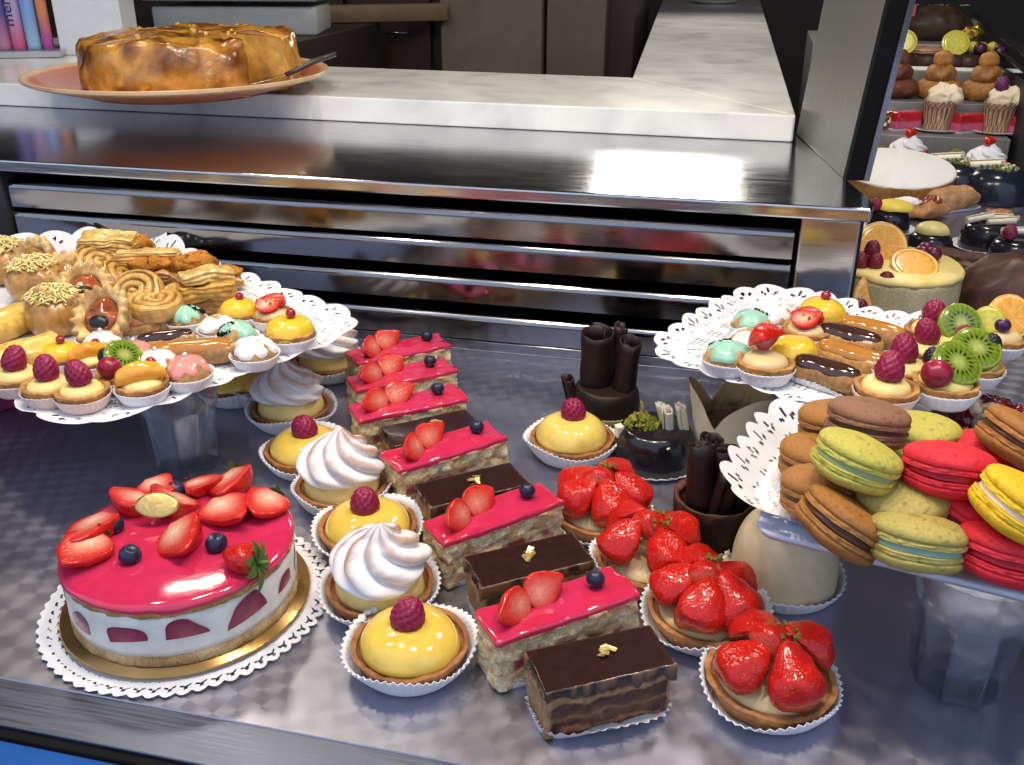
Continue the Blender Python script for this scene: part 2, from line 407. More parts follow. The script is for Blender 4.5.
@cached
def m_disc(r=2, h=.3, kind='orange', n=48):
    # fruit slice lying flat, colours by radius and angle
    rad = np.array([0, .12, .3, .5, .7, .84, .87, .93, .96, 1.0])
    pr = [(0, -h/2)]+[(r, -h/2)]+[(r*1.02, 0)]+[(r*q, h/2+(.06 if q < .86 else 0)) for q in rad[::-1]]
    v, f = lathe(pr, n*2)
    q = np.linalg.norm(v[:, :2], axis=1)/r; a = np.arctan2(v[:, 1], v[:, 0])
    if kind == 'orange':
        c = lerp((.86, .34, .012), (.88, .44, .04), .5+.5*fbm(v*2, 3))
        wall = np.abs(((a/(2*pi)*9) % 1)-.5) > .45
        c = lerp(c, (.85, .62, .25), np.where(wall & (q < .86), .7, 0)); c = lerp(c, (.86, .66, .32), np.clip((q-.85)*30, 0, 1)); c = lerp(c, (.85, .35, .015), np.clip((q-.93)*30, 0, 1))
    elif kind == 'kiwi':
        c = lerp((.11, .19, .012), (.19, .28, .025), .5+.5*np.sin(a*22)); c = lerp((.42, .47, .13), c, np.clip((q-.22)*8, 0, 1))
        seed_ = (np.abs(q-.42) < .12) & (np.abs(((a/(2*pi)*16) % 1)-.5) < .17)
        c = lerp(c, (.01, .01, .006), np.where(seed_, 1, 0)); c = lerp(c, (.22, .30, .03), np.clip((q-.86)*10, 0, 1))
    else:
        c = lerp((.70, .62, .10), (.55, .50, .05), q)
    return MB().add(v, f, c).mesh('fruit_slice', 'fruit')
@cached
def m_wedge(L=4.2, H=1.5, W=1.3, seed=0):
    # a mandarin segment, glossy
    n, m = 18, 22
    t = np.linspace(-1, 1, m); s = np.sqrt(np.clip(1-t*t, 0, 1))**.7
    th = np.arange(n)*2*pi/n
    X = np.repeat(t*L/2, n); k = np.repeat(s, n); tt = np.tile(th, m)
    v = np.stack([X, W/2*k*np.cos(tt), H/2*k*np.sin(tt)+.5*(1-(X/(L/2))**2)-.3], 1)
    v = disp(v, 1.2, .1, seed)
    c = lerp((.85, .30, .01), (.88, .45, .05), .5+.5*fbm(v*1.5, seed))
    return MB().add(v, gridf(n, m), c).mesh('mandarin_segment', 'glaze')
@cached
def m_bits(n=30, r=1.0, size=.18, col=(.22, .24, .03), seed=0, h=.3, mt='crumb', col2=None):
    mb = MB(); rg = random.Random(seed)
    for k in range(n):
        a = rg.uniform(0, 2*pi); q = r*rg.random()**.5; s = size*rg.uniform(.6, 1.3)
        v, f = box((s*1.5, s, s*.9), 0); v = rot(v, rg.uniform(0, 3), rg.uniform(0, 3), rg.uniform(0, 3), (q*cos(a), q*sin(a), h*rg.random()*(1-q/r*.7)))
        mb.add(v, f, col if (col2 is None or rg.random() < .6) else col2, smooth=False)
    return mb.mesh('crumbs', mt)
@cached
def m_flakes(n=4, seed=0, r=.7, col=(.9, .72, .3)):
    mb = MB(); rg = random.Random(seed)
    for k in range(n):
        pts = [(rg.uniform(-.5, .1), rg.uniform(-.3, 0), 0), (rg.uniform(.1, .5), rg.uniform(-.3, 0), .15*rg.random()), (rg.uniform(.1, .5), rg.uniform(.1, .35), .25*rg.random()), (rg.uniform(-.4, 0), rg.uniform(.1, .3), .1)]
        lo = np.array(pts); top = lo+np.array([0, 0, .03]); v = np.concatenate([lo, top])
        v = rot(v, rg.uniform(-.3, .3), rg.uniform(-.3, .3), rg.uniform(0, 6), (rg.uniform(-r, r), rg.uniform(-.3, .3), .12))
        mb.add(v, [(3, 2, 1, 0), (4, 5, 6, 7), (0, 1, 5, 4), (1, 2, 6, 5), (2, 3, 7, 6), (3, 0, 4, 7)], col, smooth=False)
    return mb.mesh('gold_leaf', 'gold')
@cached
def m_curl(r=1.2, h=6, turns=1.6, seed=0, col=CHOC, thick=.12, mt='choc', r0=.45):
    # rolled sheet standing upright
    n = 60; a = np.linspace(0, turns*2*pi, n); rr = np.linspace(r0*r, r, n)
    mb = MB(); rows = 8
    def sheet(off):
        o = []
        for k in range(rows):
            q = k/(rows-1)
            w = .06*np.sin(5*a+seed)
            o.append(np.stack([(rr+off)*np.cos(a+seed), (rr+off)*np.sin(a+seed), q*h+(w+.28*np.sin(a*.9+seed))*(q > .9)], 1))
        return np.concatenate(o)
    v = np.concatenate([sheet(0), sheet(-thick)]); g = gridf(n, rows, False); N = n*rows
    f = g+[tuple(N+i for i in q[::-1]) for q in g]
    for i in range(n-1):
        f.append((i, i+1, N+i+1, N+i)); b = N-n
        f.append((b+i, b+i+1, N+b+i+1, N+b+i))
    for k in range(rows-1):
        f.append((k*n, (k+1)*n, N+(k+1)*n, N+k*n)); f.append((k*n+n-1, (k+1)*n+n-1, N+(k+1)*n+n-1, N+k*n+n-1))
    v = disp(v, .5, .08, seed)
    return mb.add(v, f, col).mesh('curl', mt)
def gbox(sx, sy, sz, nx, ny, nz, rnd=.25):
    mb_v = []; mb_f = []; off = 0
    for ax in range(3):
        for sg in (-1, 1):
            i, j = [k for k in range(3) if k != ax]; na, nb = [(nx, ny, nz)[k] for k in (i, j)]
            A, B = np.meshgrid(np.linspace(-.5, .5, na), np.linspace(-.5, .5, nb)); v = np.zeros((na*nb, 3))
            v[:, i] = A.ravel(); v[:, j] = B.ravel(); v[:, ax] = .5*sg
            mb_v.append(v); mb_f += [tuple(q+off for q in (t if sg*(1 if ax != 1 else -1) > 0 else t[::-1])) for t in gridf(na, nb, False)]; off += na*nb
    v = np.concatenate(mb_v)*np.array([sx, sy, sz])
    if rnd:
        inner = np.array([sx, sy, sz])/2-rnd; c = np.clip(v, -inner, inner); d = v-c; n = np.linalg.norm(d, axis=1)[:, None]
        v = np.where(n > rnd, c+d/(n+1e-9)*rnd, v)
    v[:, 2] += sz/2
    return v, mb_f

# ------------------------------------------------------------------ tarts on the deck
G_LEM = 'raspberry lemon tarts in white cups'; G_MER = 'toasted meringue tarts'; G_STR = 'glazed strawberry tarts'
def lemon_tart(loc, label, seed=0, group=G_LEM, rz=0, dome=(3.75, 1.9), col=LEMON):
    t = T('lemon_tart', label, 'tart', loc, rz, group=group)
    P(t, 'paper_cup', m_liner(3.6, 4.9, 2.0, seed=seed % 3)); P(t, 'crust', m_shell(3.5, 4.3, 2.0, seed=seed % 2))
    P(t, 'lemon_cream', m_dome(dome[0], dome[1], col, seed % 3), (0, 0, 1.75))
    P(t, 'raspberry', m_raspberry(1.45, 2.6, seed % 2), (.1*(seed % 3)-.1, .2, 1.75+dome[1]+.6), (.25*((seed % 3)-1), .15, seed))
    return t
def meringue_tart(loc, label, seed=0, rz=0, group=G_MER):
    t = T('meringue_tart', label, 'tart', loc, rz, group=group)
    P(t, 'paper_cup', m_liner(3.6, 4.9, 2.0, seed=seed % 3)); P(t, 'crust', m_shell(3.5, 4.3, 2.0, seed=seed % 2))
    P(t, 'lemon_filling', m_dome(3.55, 2.4, LEMONP, seed % 2, 'cream', .5), (0, 0, 1.6))
    P(t, 'meringue', m_meringue(3.75, 4.3, 7, seed % 3), (.1, 0, 2.9), (R(4), R(-3), 0))
    return t
def strawberry_tart(loc, label, seed=0, rz=0, k=5):
    t = T('strawberry_tart', label, 'tart', loc, rz, group=G_STR); rg = random.Random(seed)
    P(t, 'paper_cup', m_liner(3.9, 5.1, 1.6, seed=seed % 3, wav=.25)); P(t, 'crust', m_shell(3.8, 4.5, 1.8, seed=seed % 2, col=(.47, .21, .07)))
    P(t, 'custard', m_dome(3.7, .9, CREAMC, 0, 'cream'), (0, 0, 1.45))
    for i in range(k):
        a = 2*pi*i/k+rg.uniform(-.15, .15)+seed; E = R(rg.uniform(36, 54)); r0 = 3.75
        P(t, 'strawberry_half', m_strawberry(4.5, 2.15, True, i % 3), (r0*cos(a), r0*sin(a), 2.0), (pi+rg.uniform(-.2, .2), -E, a+pi))
    P(t, 'strawberry_half', m_strawberry(3.2, 1.7, True, 1), (-1.3, -.3, 4.3), (pi+.3, -.15, .4))
    P(t, 'pistachio_crumbs', m_bits(16, 1.3, .2, (.20, .22, .03), seed % 2, .3), (.2, 0, 5.5), kind='stuff')
    return t
for i, (x, y, lb) in enumerate([(410, 641, 'raspberry-topped lemon tart at the near end of the lemon tart column'),
        (368, 524, 'raspberry-topped lemon tart between the two nearest toasted meringue tarts'),
        (308, 447, 'raspberry-topped lemon tart half hidden behind the tall white meringue swirl'),
        (274, 382, 'lemon tart tucked under the corner of the left tray, behind the browned meringue')]):
    lemon_tart(at(x, y, 2)[:2]+(0,), lb, i, rz=i*1.3)
lemon_tart(at(236, 380, 2)[:2]+(0,), 'lemon tart almost hidden beneath the left tray', 5)
lemon_tart(at(572, 436, 2)[:2]+(0,), 'lemon tart with one raspberry standing alone left of the dark pistachio cake', 4, group=None, dome=(3.7, 2.5), col=(.84, .60, .13))
for i, (x, y, lb) in enumerate([(380, 582, 'toasted meringue tart nearest the front, behind the near lemon tart'),
        (342, 482, 'toasted meringue tart with tall white swirl, middle of the left column'),
        (291, 405, 'broad browned meringue tart just below the right corner of the left tray'),
        (329, 358, 'meringue tart with a peaked swirl at the back, beside the red slices')]):
    meringue_tart(at(x, y, 2)[:2]+(0,), lb, i, rz=[.6, 2.2, 4.0, 5.5][i])
for i, (x, y, lb) in enumerate([(771, 672, 'glazed strawberry tart nearest the front edge of the deck'), (707, 604, 'glazed strawberry tart second from the front, right of the pink slice'),
        (650, 553, 'glazed strawberry tart third from the front, right of a pink slice end'), (602, 505, 'glazed strawberry tart farthest back, in front of the lone lemon tart')]):
    strawberry_tart(at(x, y, 2)[:2]+(0,), lb, i, rz=[.5, 1.0, .2, .9][i], k=[4, 5, 4, 5][i])

# ------------------------------------------------------------------ slices
G_PK = 'pink glazed strawberry slices'; G_CH = 'chocolate caramel slices'
@cached
def m_pink_body(seed=0):
    v, f = gbox(11.8, 3.9, 4.3, 60, 22, 26, .2)
    z = v[:, 2]; n = fbm(v*.55, seed+2); n2 = fbm(v*1.6, seed+9)
    hx = z+.35*n
    side = np.clip((z-.05)*10, 0, 1)*np.clip((4.25-z)*10, 0, 1)
    w = v+np.stack([fbm(v*1.1, seed)*.28+fbm(v*4, seed+5)*.08, fbm(v*1.1, seed+1)*.24+fbm(v*4, seed+6)*.08, n*.04], 1)*side[:, None]
    c = lerp((.66, .44, .21), (.90, .78, .50), .5+.9*n2)                     # sponge
    mid = np.clip(1-np.abs(hx-2.0)/.75, 0, 1)
    c = lerp(c, lerp((.40, .07, .08), (.80, .66, .36), np.clip(.55+2.2*fbm(v*np.array([.5, .5, 1.0]), seed+4), 0, 1)), np.clip(mid*3, 0, 1))
    c = lerp(c, (.36, .19, .09), np.clip(1-np.abs(hx-2.85)/.16, 0, 1)*.7)
    c = lerp(c, (.36, .19, .09), np.clip(1-np.abs(hx-1.15)/.14, 0, 1)*.6)
    c = lerp(c, (.50, .28, .12), np.clip((hx-3.7)*2, 0, .6))
    return MB().add(w, f, c).mesh('sponge', 'crumb')
@cached
def m_pink_glaze(seed=0):
    v, f = gbox(12.0, 4.0, .62, 64, 24, 6, .22)
    e = np.maximum(np.abs(v[:, 0])/6.0, np.abs(v[:, 1])/2.0)
    v[:, 2] -= np.clip((e-.9)*10, 0, 1)*(.10+.22*vnoise(v*np.array([.8, .8, 0])+seed, 3))
    v[:, 2] += .10*fbm(v*np.array([.35, .5, 0]), seed)
    v[:, :2] *= (1+.015*vnoise(v*np.array([.6, .6, 0])+seed*5, 1))[:, None]
    return MB().add(v, f, lerp(PINK, (.60, .024, .06), .5+.5*fbm(v*.4, seed))).mesh('pink_glaze', 'glaze')
def pink_slice(loc, rz, label, seed=0):
    t = T('strawberry_slice', label, 'cake slice', loc, rz, group=G_PK); s = seed % 3
    P(t, 'paper_liner', m_tray_liner(11.6, 4.2, seed=s)); P(t, 'sponge', m_pink_body(s), (0, 0, .08)); P(t, 'pink_glaze', m_pink_glaze(s), (0, 0, 4.15))
    for i, (x, y, a) in enumerate(((-3.7, .1, R(205)), (-.6, .2, R(12)))):
        P(t, 'strawberry_half', m_strawberry(3.5, 1.5, True, (s+i) % 3, pale=.42), (x+(1.5 if i == 0 else -1.6), y+.35, 5.35), (R(48) if i else R(-56), R(-8), a+.1*s))
    P(t, 'blueberry', m_berry(.72), (3.4+.2*s, .35, 5.35), (R(-20), R(15), 0))
    return t
@cached
def m_tray_liner(L, W, seed=0, h=1.6, side=.25):
    # low pleated paper trough, flaring wider along the middle of its long sides
    n = 160; th = np.arange(n)*2*pi/n
    def ring(k):
        ex = 4.0; cs, sn = np.cos(th), np.sin(th)
        q = (np.abs(cs)**ex+np.abs(sn)**ex)**(-1/ex)
        fl = .05+k*.10*np.sign(np.sin(46*th))+k*side*np.abs(sn)**3
        return np.stack([(L/2+fl)*q*cs, (W/2+fl)*q*sn, .02+0*th+k*h*(.25+.30*np.abs(sn)**6+.12*np.sin(2*th+seed))], 1)
    rows = [ring(0)*np.array([.0, .0, 1]), ring(0), ring(.5), ring(1.0), ring(1.0)-np.array([0, 0, .03])]
    inn = ring(.5)*np.array([.985, .985, 1]); inn[:, 2] += .03
    rows += [inn, ring(0)*np.array([.98, .98, 1])+np.array([0, 0, .05]), ring(0)*np.array([0, 0, 1])+np.array([0, 0, .05])]
    return MB().add(np.concatenate(rows), gridf(n, len(rows)), WHITE).mesh('paper_liner', 'paper')
@cached
def m_choc_body(seed=0):
    v, f = gbox(9.2, 4.2, 3.8, 46, 22, 24, .2)
    z = v[:, 2]; n = fbm(v*np.array([.6, .6, .6]), seed+2); hx = z+.45*n
    w = v+np.stack([fbm(v*1.1, seed)*.16, fbm(v*1.1, seed+1)*.2, n*0], 1)
    c = lerp((.045, .018, .012), (.13, .055, .03), .5+.8*fbm(v*1.2, seed))
    for a, b, col in ((2.7, 3.3, (.38, .21, .10)), (1.2, 1.55, (.24, .12, .06)), (0, .45, (.36, .17, .07))):
        c = lerp(c, col, np.clip((hx-a)*8, 0, 1)*np.clip((b-hx)*8, 0, 1)*.9)
    endf = np.abs(v[:, 0]) > 4.3
    c = lerp(c, lerp((.45, .26, .13), (.30, .14, .06), .5+.6*n), np.where(endf & (hx < 3.3), .85, 0))
    return MB().add(w, f, c).mesh('choc_body', 'crust')
@cached
def m_choc_top(seed=0):
    v, f = gbox(9.5, 4.4, .5, 60, 28, 6, .1)
    e = np.maximum(np.abs(v[:, 0])/4.75, np.abs(v[:, 1])/2.2)
    wob = fbm(v*np.array([1.1, 1.1, 0])+seed*3, 3)
    low = v[:, 2] < .3
    v[:, 2] -= np.where(low, np.clip((e-.9)*10, 0, 1)*(.35+.7*wob), 0)
    v[:, :2] *= (1+.02*wob)[:, None]
    c = lerp((.030, .012, .010), (.20, .10, .045), np.clip((e-.965)*40, 0, 1)*np.clip(wob*2.5+.2, 0, 1)*np.where(v[:, 2] > .2, 1, .2))
    return MB().add(v, f, c).mesh('choc_top', 'choc_gloss')
def choc_slice(loc, rz, label, seed=0):
    t = T('chocolate_slice', label, 'cake slice', loc, rz, group=G_CH); s = seed % 3
    P(t, 'paper_liner', m_tray_liner(9.4, 4.6, seed=s, h=2.3, side=1.15 if seed == 0 else .5)); P(t, 'layered_body', m_choc_body(s), (0, 0, .08)); P(t, 'chocolate_top', m_choc_top(s), (0, 0, 3.75))
    P(t, 'gold_leaf', m_flakes(7, s, .5), (.3, .2, 4.22), (0, 0, .4), 1.25); return t
for i, (x, y, a, lb) in enumerate([(-9.8, 56.2, 41, 'pink glazed slice nearest the front, behind the front chocolate slice'), (-17.4, 67.0, 46, 'pink glazed slice second from the front, between two chocolate slices'),
        (-24.9, 77.3, 46, 'pink glazed slice third from the front, just behind the second chocolate slice from the back'), (-31.3, 85.4, 39, 'pink glazed slice with chocolate slice right in front, nearest of the back three'),
        (-34.4, 92.0, 40, 'pink glazed slice in the middle of the back three'), (-37.2, 98.9, 41, 'pink glazed slice farthest back, against the steel louvres')]):
    pink_slice((x, y, 0), R(a), lb, i)
for i, (x, y, a, lb) in enumerate([(-6.0, 51.5, 31, 'chocolate slice with gold leaf at the very front in a white pleated cup'), (-13.2, 61.6, 35, 'chocolate slice with gold leaf second from the front, wedged between pink slices'),
        (-20.6, 71.6, 38, 'chocolate slice with gold leaf third from the front'), (-27.6, 81.3, 40, 'chocolate slice farthest back, only its dark top showing')]):
    choc_slice((x, y, 0), R(a), lb, i)

# ------------------------------------------------------------------ chocolate and cream cakes at the middle right
t = T('chocolate_curl_cake', 'tall dark cake with upright chocolate curls against the louvres', 'cake', at(606, 404, 1)[:2]+(0,))
P(t, 'paper_liner', m_liner(3.7, 4.2, .9, col=(.50, .40, .18), wav=.02, amp=.08)); P(t, 'cake_body', m_dome(3.8, 3.4, CHOC, 0, 'choc', .12), (0, 0, .1))
P(t, 'chocolate_curl', m_curl(2.35, 6.6, 1.3, 0, thick=.15), (-1.5, .2, 3.0)); P(t, 'chocolate_curl', m_curl(1.55, 6.2, 1.5, 2), (2.1, -.3, 2.9), (0, R(4), 0)); P(t, 'chocolate_curl', m_curl(.9, 6.3, 1.4, 4), (.2, 1.9, 3.4), (R(-8), R(6), 0))
P(t, 'chocolate_curl', m_curl(.8, 3.0, 1.3, 1), (-3.6, -.8, 1.2), (0, R(-14), 0))
t = T('pistachio_chocolate_cake', 'glossy dark cake with green pistachio heap and white chocolate curls', 'cake', at(654, 452, 1)[:2]+(0,))
P(t, 'paper_doily', m_liner(4.1, 4.9, .5, 30, wav=.1)); P(t, 'cake_body', m_dome(4.2, 4.0, (.014, .010, .014), 1, 'choc_gloss', .2, .08), (0, 0, .15))
P(t, 'pistachio_crumbs', m_bits(150, 1.7, .34, (.20, .23, .03), 3, 1.8, col2=(.33, .30, .05)), (-1.4, .0, 3.7), kind='stuff')
for x, y, a, b in ((1.4, -.4, R(12), .2), (2.9, .1, R(-8), .9), (.9, .9, R(-16), 2.0)):
    P(t, 'white_chocolate_curl', m_curl(.62, 2.9, 1.4, 1, (.84, .76, .55), .12, 'cream'), (x, y, 3.7), (a, R(-8), b))
P(t, 'white_chocolate_chip', m_bits(1, .1, .7, (.84, .76, .55), 1, .1, 'cream'), (-3.6, -1.2, 3.6)); P(t, 'white_chocolate_chip', m_bits(1, .1, .5, (.84, .76, .55), 2, .1, 'cream'), (1.4, -3.2, 3.4))
@cached
def m_tulip():
    def prof(off): return [(0, .05), (2.9-off, .05), (3.3-off, 2), (3.7-off, 5), (4.2-off, 9)]
    def mod(r, z, th):
        k = np.clip((z-3)/6, 0, 1); pk = np.abs(np.cos(1.5*th+.4))
        return r*(1+.10*k*np.cos(3*th+.8)), z*(1-k*(.42-.42*pk))
    mb = MB()
    v, f = lathe(smoothprof(prof(0), 5), 72, mod); v2, f2 = lathe(smoothprof(prof(.06), 5), 72, mod)
    mb.add(disp(v, .5, .1, 1), f, (.84, .70, .44)); mb.add(disp(v2, .5, .1, 1), [q[::-1] for q in f2], lerp((.62, .47, .24), (.20, .10, .05), np.clip(.8-np.abs(v2[:, 2]-4.6)*.7+.5*fbm(v2*2, 3), 0, 1)))
    return mb.mesh('parchment', 'paper')
t = T('parchment_cake', 'cocoa dusted cake wrapped in an open parchment paper tulip', 'cake', at(727, 462, 0)[:2]+(0,), R(200))
P(t, 'paper_plate', m_liner(3.9, 4.7, .4, 30, wav=.05)); P(t, 'parchment_wrap', m_tulip(), (0, 0, .1)); P(t, 'cocoa_filling', m_blob(3.3, 3.3, 1.2, .25, 1.2, (.16, .08, .04), 2), (0, 0, 4.0))
@cached
def m_choc_cup():
    pr = smoothprof([(0, .1), (3.35, .1), (3.5, .4), (3.55, 4.2), (3.3, 4.5), (3.0, 4.2), (2.9, 3.6), (0, 3.4)], 4)
    v, f = lathe(pr, 72); v = disp(v, 1.2, .1, 4); rr = np.hypot(v[:, 0], v[:, 1])
    return MB().add(v, f, lerp(CHOC, (.20, .075, .04), np.clip((v[:, 2]-3.6)*1.6, 0, 1)*np.clip((3.55-rr)*5, .0, 1))).mesh('choc_cup', 'choc')
t = T('chocolate_cup', 'dark chocolate cup filled with chocolate curls in a gold pleated liner', 'cake', at(711, 530, 1)[:2]+(0,), .3)
P(t, 'gold_liner', m_liner(3.5, 3.95, 1.1, 44, col=(.50, .38, .16), wav=.02, amp=.1)); P(t, 'cup', m_choc_cup(), (0, 0, .12))
for x, y, r, h, a, b in ((-1.5, -.3, 1.35, 6.2, R(6), 0), (1.3, .2, 1.5, 5.6, R(-5), R(8)), (.1, -1.5, 1.1, 4.6, R(12), R(3)), (-.1, 1.5, 1.2, 5.6, R(-8), 0), (2.2, -1.3, .8, 4.6, R(8), R(10))):
    P(t, 'chocolate_curl', m_curl(r, h, 1.45, int(abs(x)*10) % 5), (x, y, 3.5), (a, b, x*2))
t = T('white_mousse_dome', 'cream coloured truncated mousse dome in a white cup under the macaron tray', 'cake', at(783, 572, 1)[:2]+(0,))
P(t, 'paper_cup', m_liner(4.3, 5.0, 1.2, 40, wav=.12)); P(t, 'mousse', m_dome(4.35, 6.2, (.74, .62, .38), 2, 'cream', .33, .06), (0, 0, .1)); P(t, 'almond_border', m_bits(90, 4.3, .42, (.78, .60, .28), 5, .6), (0, 0, .5), kind='stuff')

# ------------------------------------------------------------------ round strawberry cake
def rounded(poly, rad, ds=.3):
    # resampled rounded polygon: points and outward normals
    poly = [np.array(p, float) for p in poly]; n = len(poly); pts = []
    for i in range(n):
        a, b, c = poly[i-1], poly[i], poly[(i+1) % n]; u = (a-b)/np.linalg.norm(a-b); w = (c-b)/np.linalg.norm(c-b)
        ang = math.acos(np.clip(u@w, -1, 1)); d = rad/tan(ang/2); p0, p1 = b+u*d, b+w*d; ctr = b+(u+w)/np.linalg.norm(u+w)*rad/sin(ang/2)
        a0 = math.atan2(*(p0-ctr)[::-1]); a1 = math.atan2(*(p1-ctr)[::-1]); da = (a1-a0+pi) % (2*pi)-pi
        for k in range(17): pts.append(ctr+rad*np.array([cos(a0+da*k/16), sin(a0+da*k/16)]))
    p = np.array(pts+[pts[0]]); s = np.concatenate([[0], np.cumsum(np.linalg.norm(np.diff(p, axis=0), axis=1))]); N = int(s[-1]/ds); q = np.arange(N)*s[-1]/N
    P_ = np.stack([np.interp(q, s, p[:, 0]), np.interp(q, s, p[:, 1])], 1); t = np.roll(P_, -1, 0)-np.roll(P_, 1, 0); t /= np.linalg.norm(t, axis=1)[:, None]
    nn = np.stack([t[:, 1], -t[:, 0]], 1); ctr = P_.mean(0)
    if ((P_-ctr)*nn).sum() < 0: nn = -nn
    return P_, nn, q, s[-1]
def m_doily(perim, out=2.2, inn=3.0, lift=lambda p, t: 0*t, per=2.6, K=40, z=0., lattice=True, wave=.25, hs=1.0):
    Pq, N, q, tot = perim; ns = max(1, round(tot/per)); ph = (q/tot*ns) % 1
    tmax = out*(.72+.28*np.abs(np.sin(pi*ph))**.7)
    kk = np.linspace(0, 1, K); V = []
    for k in kk:
        t = -inn+(inn+tmax)*k
        p = Pq+N*t[:, None]; V.append(np.stack([p[:, 0], p[:, 1], z+lift(p, t)+wave*np.clip(t/out, 0, 1)*np.sin(q*1.1)*.5], 1))
    n = len(q); V = np.concatenate(V); F = []
    tq = -inn+(inn+out)*kk
    for j in range(K-1):
        tm = (tq[j]+tq[j+1])/2
        for i in range(n):
            u = (ph[i]-.5)*per; hole = False
            if tm > 0:
                for cu, ct, an, l, w in ((0, .62, 0, .40, .13), (-.55, .50, .6, .36, .12), (.55, .50, -.6, .36, .12), (-.95, .12, .2, .18, .12), (.95, .12, -.2, .18, .12)):
                    du, dt = u-cu*per/2.6, tm-ct*out; a = du*cos(an)+dt*sin(an); b = -du*sin(an)+dt*cos(an)
                    if (a/w)**2+(b/l)**2 < hs: hole = True
            elif lattice and -inn*.75 < tm < -inn*.15:
                g = (q[i] % (per*1.0))/per
                if g < .6 and ((q[i] % .52) < .27) and ((tm % .56) < .30): hole = True
            if not hole:
                a = j*n+i; b = j*n+(i+1) % n; F.append((a, b, b+n, a+n))
    F.append(tuple(range(n))[::-1])
    return MB().add(V, F, WHITE).mesh('doily', 'paper')
def circle(r, ds=.25):
    n = int(2*pi*r/ds); a = np.arange(n)*2*pi/n; p = np.stack([r*np.cos(a), r*np.sin(a)], 1); return p, p/r, a*r, 2*pi*r
cx, cy, _ = at(179, 539, 5.9)
one('paper_doily', m_doily(circle(9.75), 1.65, 2, lift=lambda p, t: np.where(t > 0, .22, .06)*1.0, per=1.0, z=.03, lattice=False, wave=.1, hs=.3), 'round white lacy doily under the strawberry cake', 'doily', (cx, cy, 0))
pr = [(0, 0), (9.55, 0), (9.7, .12), (9.6, .25), (0, .25)]
one('gold_cake_board', MB().add(*lathe(pr, 96)).mesh('board', 'goldcard'), 'round gold cardboard under the strawberry cake', 'cake board', (cx, cy, .36))
cake = T('strawberry_cake', 'round white cream cake topped with pink glaze and halved strawberries', 'cake', (cx, cy, .62))
CR = 8.75
def ring(prof, col, mt, nm, amp=.05, fr=1.2, n=150, drip=0, seed=0):
    def mod(r, z, t):
        if drip: z = np.where(z < .2, z-drip*(.5+.5*np.sin(5*t+1))*np.abs(np.sin(9*t+2))*(r > CR-.6), z)
        return r, z
    v, f = lathe(prof, n, mod); v = disp(v, fr, amp, seed); c = lerp(np.array(col[0]), np.array(col[1]), .5+.6*fbm(v*.9, 3)); return MB().add(v, f, c).mesh(nm, mt)
P(cake, 'base_sponge', ring([(0, 0), (CR-.1, 0), (CR, .15), (CR-.05, .95), (0, .95)], ((.42, .24, .09), (.70, .48, .24)), 'crumb', 'base', .08, 2))
P(cake, 'cream_layer', ring([(0, .9), (CR-.1, .9), (CR-.03, 1.5), (CR-.05, 2.6), (CR-.03, 3.7), (CR-.12, 4.5), (0, 4.5)], ((.74, .70, .62), (.85, .83, .78)), 'cream', 'cream_band', .06, .6))
P(cake, 'top_sponge', ring([(0, 4.4), (CR-.12, 4.4), (CR+.02, 4.5), (CR+.05, 4.95), (CR-.1, 5.05), (0, 5.05)], ((.36, .18, .05), (.62, .40, .14)), 'crumb', 'sponge', .08, 2))
P(cake, 'pink_glaze', ring([(0, 0), (CR-.3, 0), (CR+.08, .0), (CR+.14, .18), (CR, .42), (CR-.6, .55), (CR*.5, .6), (0, .6)], (PINK, (.60, .024, .075)), 'glaze', 'glaze_top', .05, .4, drip=.3), (0, 0, 4.98))
@cached
def m_inset(w, h, seed):
    # cut strawberry pressed against the cream wall, bent to the cake's curve
    n, m = 24, 8; th = np.linspace(0, pi, n); V = []; C = []
    for k in range(m):
        q = k/(m-1); x = q*w/2*np.cos(th)*(1+.16*np.sin(th*3+seed)); z = q*h*np.sin(th)**(.6+.35*((seed*37) % 5)/4)*(1+.14*np.sin(th*2+seed*2))+(seed % 2)*.25*q*np.cos(th); V.append(np.stack([x, z], 1)); C.append(np.tile(lerp((.44, .10, .11), (.24, .02, .06), q), (n, 1)))
    V = np.concatenate(V); C = np.concatenate(C); a = V[:, 0]/CR; rr = CR+.03+0*V[:, 1]
    o = np.stack([rr*np.sin(a), -rr*np.cos(a), V[:, 1]], 1); i = np.stack([(rr-.4)*np.sin(a), -(rr-.4)*np.cos(a), V[:, 1]], 1)
    g = gridf(n, m, False); N = n*m
    return MB().add(np.concatenate([o, i]), g+[tuple(N+k for k in q[::-1]) for q in g], np.concatenate([C, C])).mesh('strawberry_inset', 'fruit')
for i, (da, z0, w, h, tl) in enumerate([(-62, 1.9, 2.2, 1.7, .3), (-33, 2.3, 3.0, 1.5, -.1), (-5, 2.5, 3.1, 1.5, 0), (26, 2.2, 3.6, 1.9, .25), (55, 2.3, 2.2, 1.4, .3), (80, 2.0, 2.4, 1.8, 0), (112, 2.2, 3, 1.6, 0), (150, 2.2, 3, 1.7, 0), (190, 2.2, 3, 1.7, 0), (230, 2.2, 3, 1.7, 0), (265, 2.2, 3, 1.7, 0)]):
    P(cake, 'strawberry_slice', m_inset(w, h, i), (0, 0, z0), (0, 0, R(da+36)))
ZT = 5.62
def on_cake(x, y): p = at(x, y, ZT+.62); return p[0]-cx, p[1]-cy
